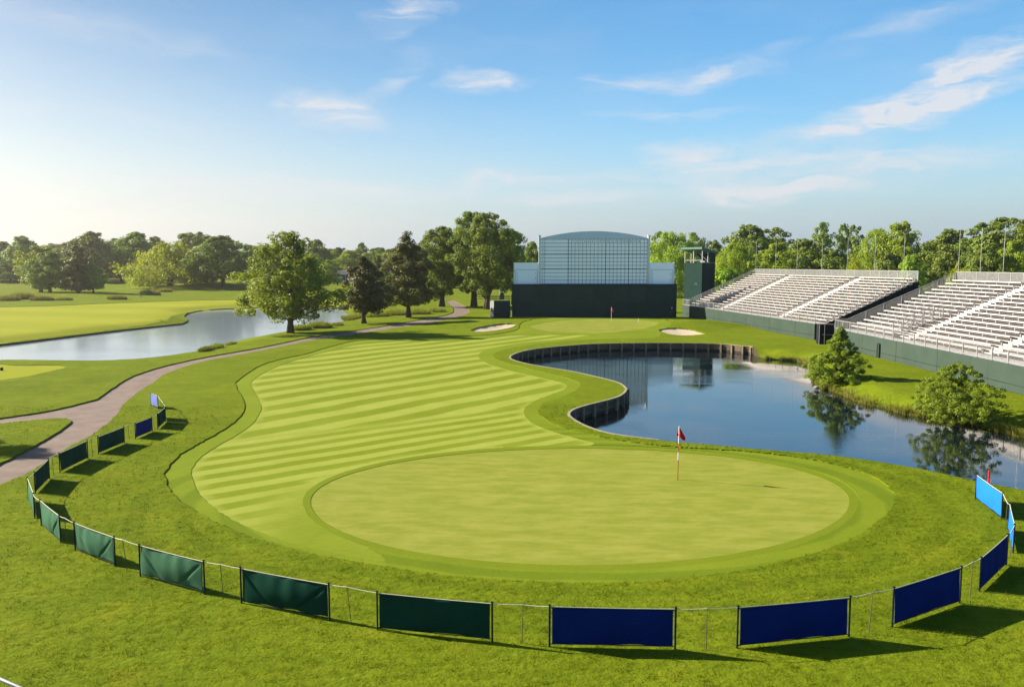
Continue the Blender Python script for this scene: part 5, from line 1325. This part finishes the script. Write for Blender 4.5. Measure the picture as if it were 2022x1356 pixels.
for i, (px, d, w, h, lab) in enumerate([(12, 205, 7, 1.6, 'brown fescue clump at the left edge across the pond'), (40, 212, 8, 2.0, 'tall brown fescue mound near the left edge across the pond'), (78, 206, 7, 1.4, 'brown fescue mound left of the small far sand patch'),
    (122, 208, 5, 1.0, 'low fescue clump right of the small far sand patch'), (228, 212, 6, 1.3, 'round fescue clump left of the distant golfer'), (294, 236, 7, 1.7, 'bushy fescue mound right of the distant golfer'), (322, 262, 6, 1.4, 'fescue at the foot of the wide willow')]):
    p = ptd(px, HZ, d); blade_clump('fescue_clump', p.x, p.y, w * .42, 1.8, h * 1.1, 1400, M_FESC, lab, 70 + i, group='fescue clumps across the left pond', w=.07)
# stones and weeds at the soft shore of the right pond
M_STONE = simple('stone_mat', (0.20, 0.18, 0.15), (0.11, 0.10, 0.08), 3, 0.9, bmp=.02)
rs = random.Random(3)
for i, (px, py, r, lab) in enumerate([(1583, 712, .22, 'pale shore stone at the pond left of the small cypress'), (1596, 715, .16, 'smaller shore stone beside the pale one left of the small cypress'), (1612, 768, .25, 'shore stone at the point below the small cypress'), (1690, 754, .34, 'flat grey stone in the shade of the small cypress')]):
    q = gp(px, py, WATER_Z + .1); z = gz(*q); bm = bmesh.new(); bmesh.ops.create_icosphere(bm, subdivisions=2, radius=r)
    for v in bm.verts: v.co *= rs.uniform(.8, 1.15); v.co.z *= .6
    me = bpy.data.meshes.new('stone'); bm.to_mesh(me); bm.free(); o = link('stone', me, M_STONE, None, (q[0], q[1], z + r * .2)); tag(o, lab, 'stone', 'shore stones')
# shore weeds: soft edge too tangled to count
soft_i = [i for i in range(len(pondR)) if softR[i] > 0.9 and pondR[i][1] < 110]
rnd = np.random.default_rng(9); n = 9000
k = rnd.integers(0, len(soft_i) - 1, n); ii = np.array(soft_i)[k]; tt = rnd.uniform(0, 1, n)[:, None]
PP = pondR[ii] * (1 - tt) + pondR[np.minimum(ii + 1, len(pondR) - 1)] * tt
cdir = np.array([44.0, 75.0]) - PP; cdir /= np.linalg.norm(cdir, axis=1)[:, None]
PP = PP + cdir * (rnd.exponential(0.35, n)[:, None] - 0.12); zz = terrain_z(PP[:, 0], PP[:, 1])
hh = rnd.uniform(.12, .42, n) * (0.5 + (np.sin(PP[:, 1] * 1.7) * np.sin(PP[:, 0] * 2.3 + 1) > -0.2)); la = rnd.uniform(0, 6.28, n); tw_ = rnd.uniform(0, 6.28, n)
w = .03; V = np.stack([np.stack([PP[:, 0] - np.cos(tw_) * w, PP[:, 1] - np.sin(tw_) * w, zz - .03], 1), np.stack([PP[:, 0] + np.cos(tw_) * w, PP[:, 1] + np.sin(tw_) * w, zz - .03], 1),
                       np.stack([PP[:, 0] + np.cos(la) * hh * .4, PP[:, 1] + np.sin(la) * hh * .4, zz + hh], 1)], 1).reshape(-1, 3)
o = link('shore_weeds', np_mesh('shore_weeds', V, 3, np.arange(len(V))), M_REED); o['kind'] = 'stuff'; tag(o, 'ragged yellow-green weeds fringing the soft shore of the pond', 'weeds')

# ------------------------------------------------------------------ rough grass blades in the foreground
def blade_mat(name, c1, c2, c3):
    m = bpy.data.materials.new(name); m.use_nodes = True; nt = m.node_tree; nt.nodes.clear()
    out = node(nt, 'ShaderNodeOutputMaterial'); geo = node(nt, 'ShaderNodeNewGeometry')
    v = objcoord(nt); n = noise_tex(nt, v, 0.35, 4, .65); n2 = noise_tex(nt, v, 1.6, 4, .7)
    t = mth(nt, 'ADD', mth(nt, 'MULTIPLY', geo.outputs['Random Per Island'], .6), mth(nt, 'MULTIPLY', mrange(nt, n, .38, .62, 0, 1), .4))
    col = mixc(nt, t, c1, c2); col = mixc(nt, mrange(nt, n2, .52, .70, 0, .75), col, c3); col = ring_shade(nt, v, col)
    d = node(nt, 'ShaderNodeBsdfDiffuse'); nt.links.new(col, d.inputs['Color'])
    tr = node(nt, 'ShaderNodeBsdfTranslucent'); nt.links.new(mixc(nt, 1.0, col, (1.2, 1.15, .5), 'MULTIPLY'), tr.inputs['Color'])
    mx = node(nt, 'ShaderNodeMixShader'); mx.inputs[0].default_value = .35
    nt.links.new(d.outputs[0], mx.inputs[1]); nt.links.new(tr.outputs[0], mx.inputs[2]); nt.links.new(mx.outputs[0], out.inputs[0]); return m
M_BLADE = blade_mat('rough_blade_mat', (0.050, 0.082, 0.003), (0.140, 0.170, 0.007), (0.215, 0.195, 0.018))
def lowfreq(X, Y, sc, seed):
    r = np.random.default_rng(seed); s = np.zeros(len(X))
    for k in range(7):
        a = r.uniform(0, 6.28); f = sc * r.uniform(.5, 1.9); s += np.sin((X * math.cos(a) + Y * math.sin(a)) * f + r.uniform(0, 6.28) + 1.3 * np.sin((X * math.sin(a) - Y * math.cos(a)) * f * .7))
    return s / 7 ** .5
def scatter(zones, y0, y1, dens, h, wid, seed, far_fall=1.0, clump=1.0):
    rnd = np.random.default_rng(seed)
    T = GT[np.isin(GZONE, [NAMES.index(z) for z in zones])]; C = GXY[T].mean(1)
    m = (C[:, 1] > y0 - 6) & (C[:, 1] < y1 + 6) & (np.abs(C[:, 0]) < C[:, 1] * .70 + 8); T = T[m]
    P3 = np.concatenate([GXY[T], GZ[T][..., None]], 2); ar = 0.5 * np.abs((P3[:, 1, 0] - P3[:, 0, 0]) * (P3[:, 2, 1] - P3[:, 0, 1]) - (P3[:, 1, 1] - P3[:, 0, 1]) * (P3[:, 2, 0] - P3[:, 0, 0]))
    cnt = rnd.poisson(ar * dens); ti = np.repeat(np.arange(len(T)), cnt)
    u = rnd.uniform(0, 1, (len(ti), 2)); fl = u.sum(1) > 1; u[fl] = 1 - u[fl]
    P = P3[ti, 0] + (P3[ti, 1] - P3[ti, 0]) * u[:, :1] + (P3[ti, 2] - P3[ti, 0]) * u[:, 1:]
    keep = (P[:, 1] > y0) & (P[:, 1] < y1) & (np.abs(P[:, 0]) < P[:, 1] * .67 + 5) & (rnd.uniform(0, 1, len(P)) < np.clip((y0 + 3) / np.maximum(P[:, 1], 1), 0, 1) ** far_fall)
    P = P[keep]; n = len(P)
    g = lowfreq(P[:, 0], P[:, 1], 10.0, seed + 1) + .5 * lowfreq(P[:, 0], P[:, 1], 4.0, seed + 5); g2 = lowfreq(P[:, 0], P[:, 1], 0.7, seed + 2)
    hh = h * np.clip(0.75 + clump * (0.6 * g + 0.15 * g2), .12, 1.9) * rnd.uniform(.7, 1.25, n); hh = np.clip(hh, .012, None)
    la = 1.0 + 1.6 * lowfreq(P[:, 0], P[:, 1], 5.0, seed + 3) + rnd.normal(size=n) * 1.0; ln = hh * rnd.uniform(.4, 1.3, n)
    ta = rnd.uniform(0, 6.283, n); ww = wid * rnd.uniform(.6, 1.4, n) * np.clip(P[:, 1] / 22, .8, 2.5)
    wx, wy = np.cos(ta) * ww, np.sin(ta) * ww
    P0 = P + np.stack([-wx, -wy, np.full(n, -.02)], 1); P1 = P + np.stack([wx, wy, np.full(n, -.02)], 1)
    P2 = P + np.stack([np.cos(la) * ln, np.sin(la) * ln, hh], 1)
    return np.stack([P0, P1, P2], 1).reshape(-1, 3)
V1 = scatter(['rough'], 14.5, 52, 420, .068, .013, 21, 1.7, .62); V1[:, 2] += OFFS['rough'] - .02
V2 = scatter(['rough'], 44, 85, 70, .045, .013, 22, 1.3, .3); V2[:, 2] += OFFS['rough'] - .02
V = np.concatenate([V1, V2])
o = link('rough_grass', np_mesh('rough_grass', V, 3, np.arange(len(V))), M_BLADE); o['kind'] = 'stuff'; tag(o, 'shaggy unmown grass covering the foreground rough', 'grass')
print('BLADES', len(V) // 3)
# ------------------------------------------------------------------ morning haze: one closed box of thin air round the whole scene
HZD = 0.00017
b = MB(); b.box((0, 300, 30), (1900, 1500, 70))
hz_o = b.build('haze', [])
hm = bpy.data.materials.new('haze_mat'); hm.use_nodes = True; nt = hm.node_tree; nt.nodes.clear()
o_ = node(nt, 'ShaderNodeOutputMaterial'); pv = node(nt, 'ShaderNodeVolumePrincipled')
pv.inputs['Color'].default_value = (1.0, 0.93, 0.82, 1); pv.inputs['Density'].default_value = HZD; pv.inputs['Anisotropy'].default_value = 0.74
nt.links.new(pv.outputs[0], o_.inputs['Volume']); hz_o.data.materials.append(hm); hz_o['kind'] = 'stuff'
tag(hz_o, 'thin warm morning haze filling the air over the course', 'haze')
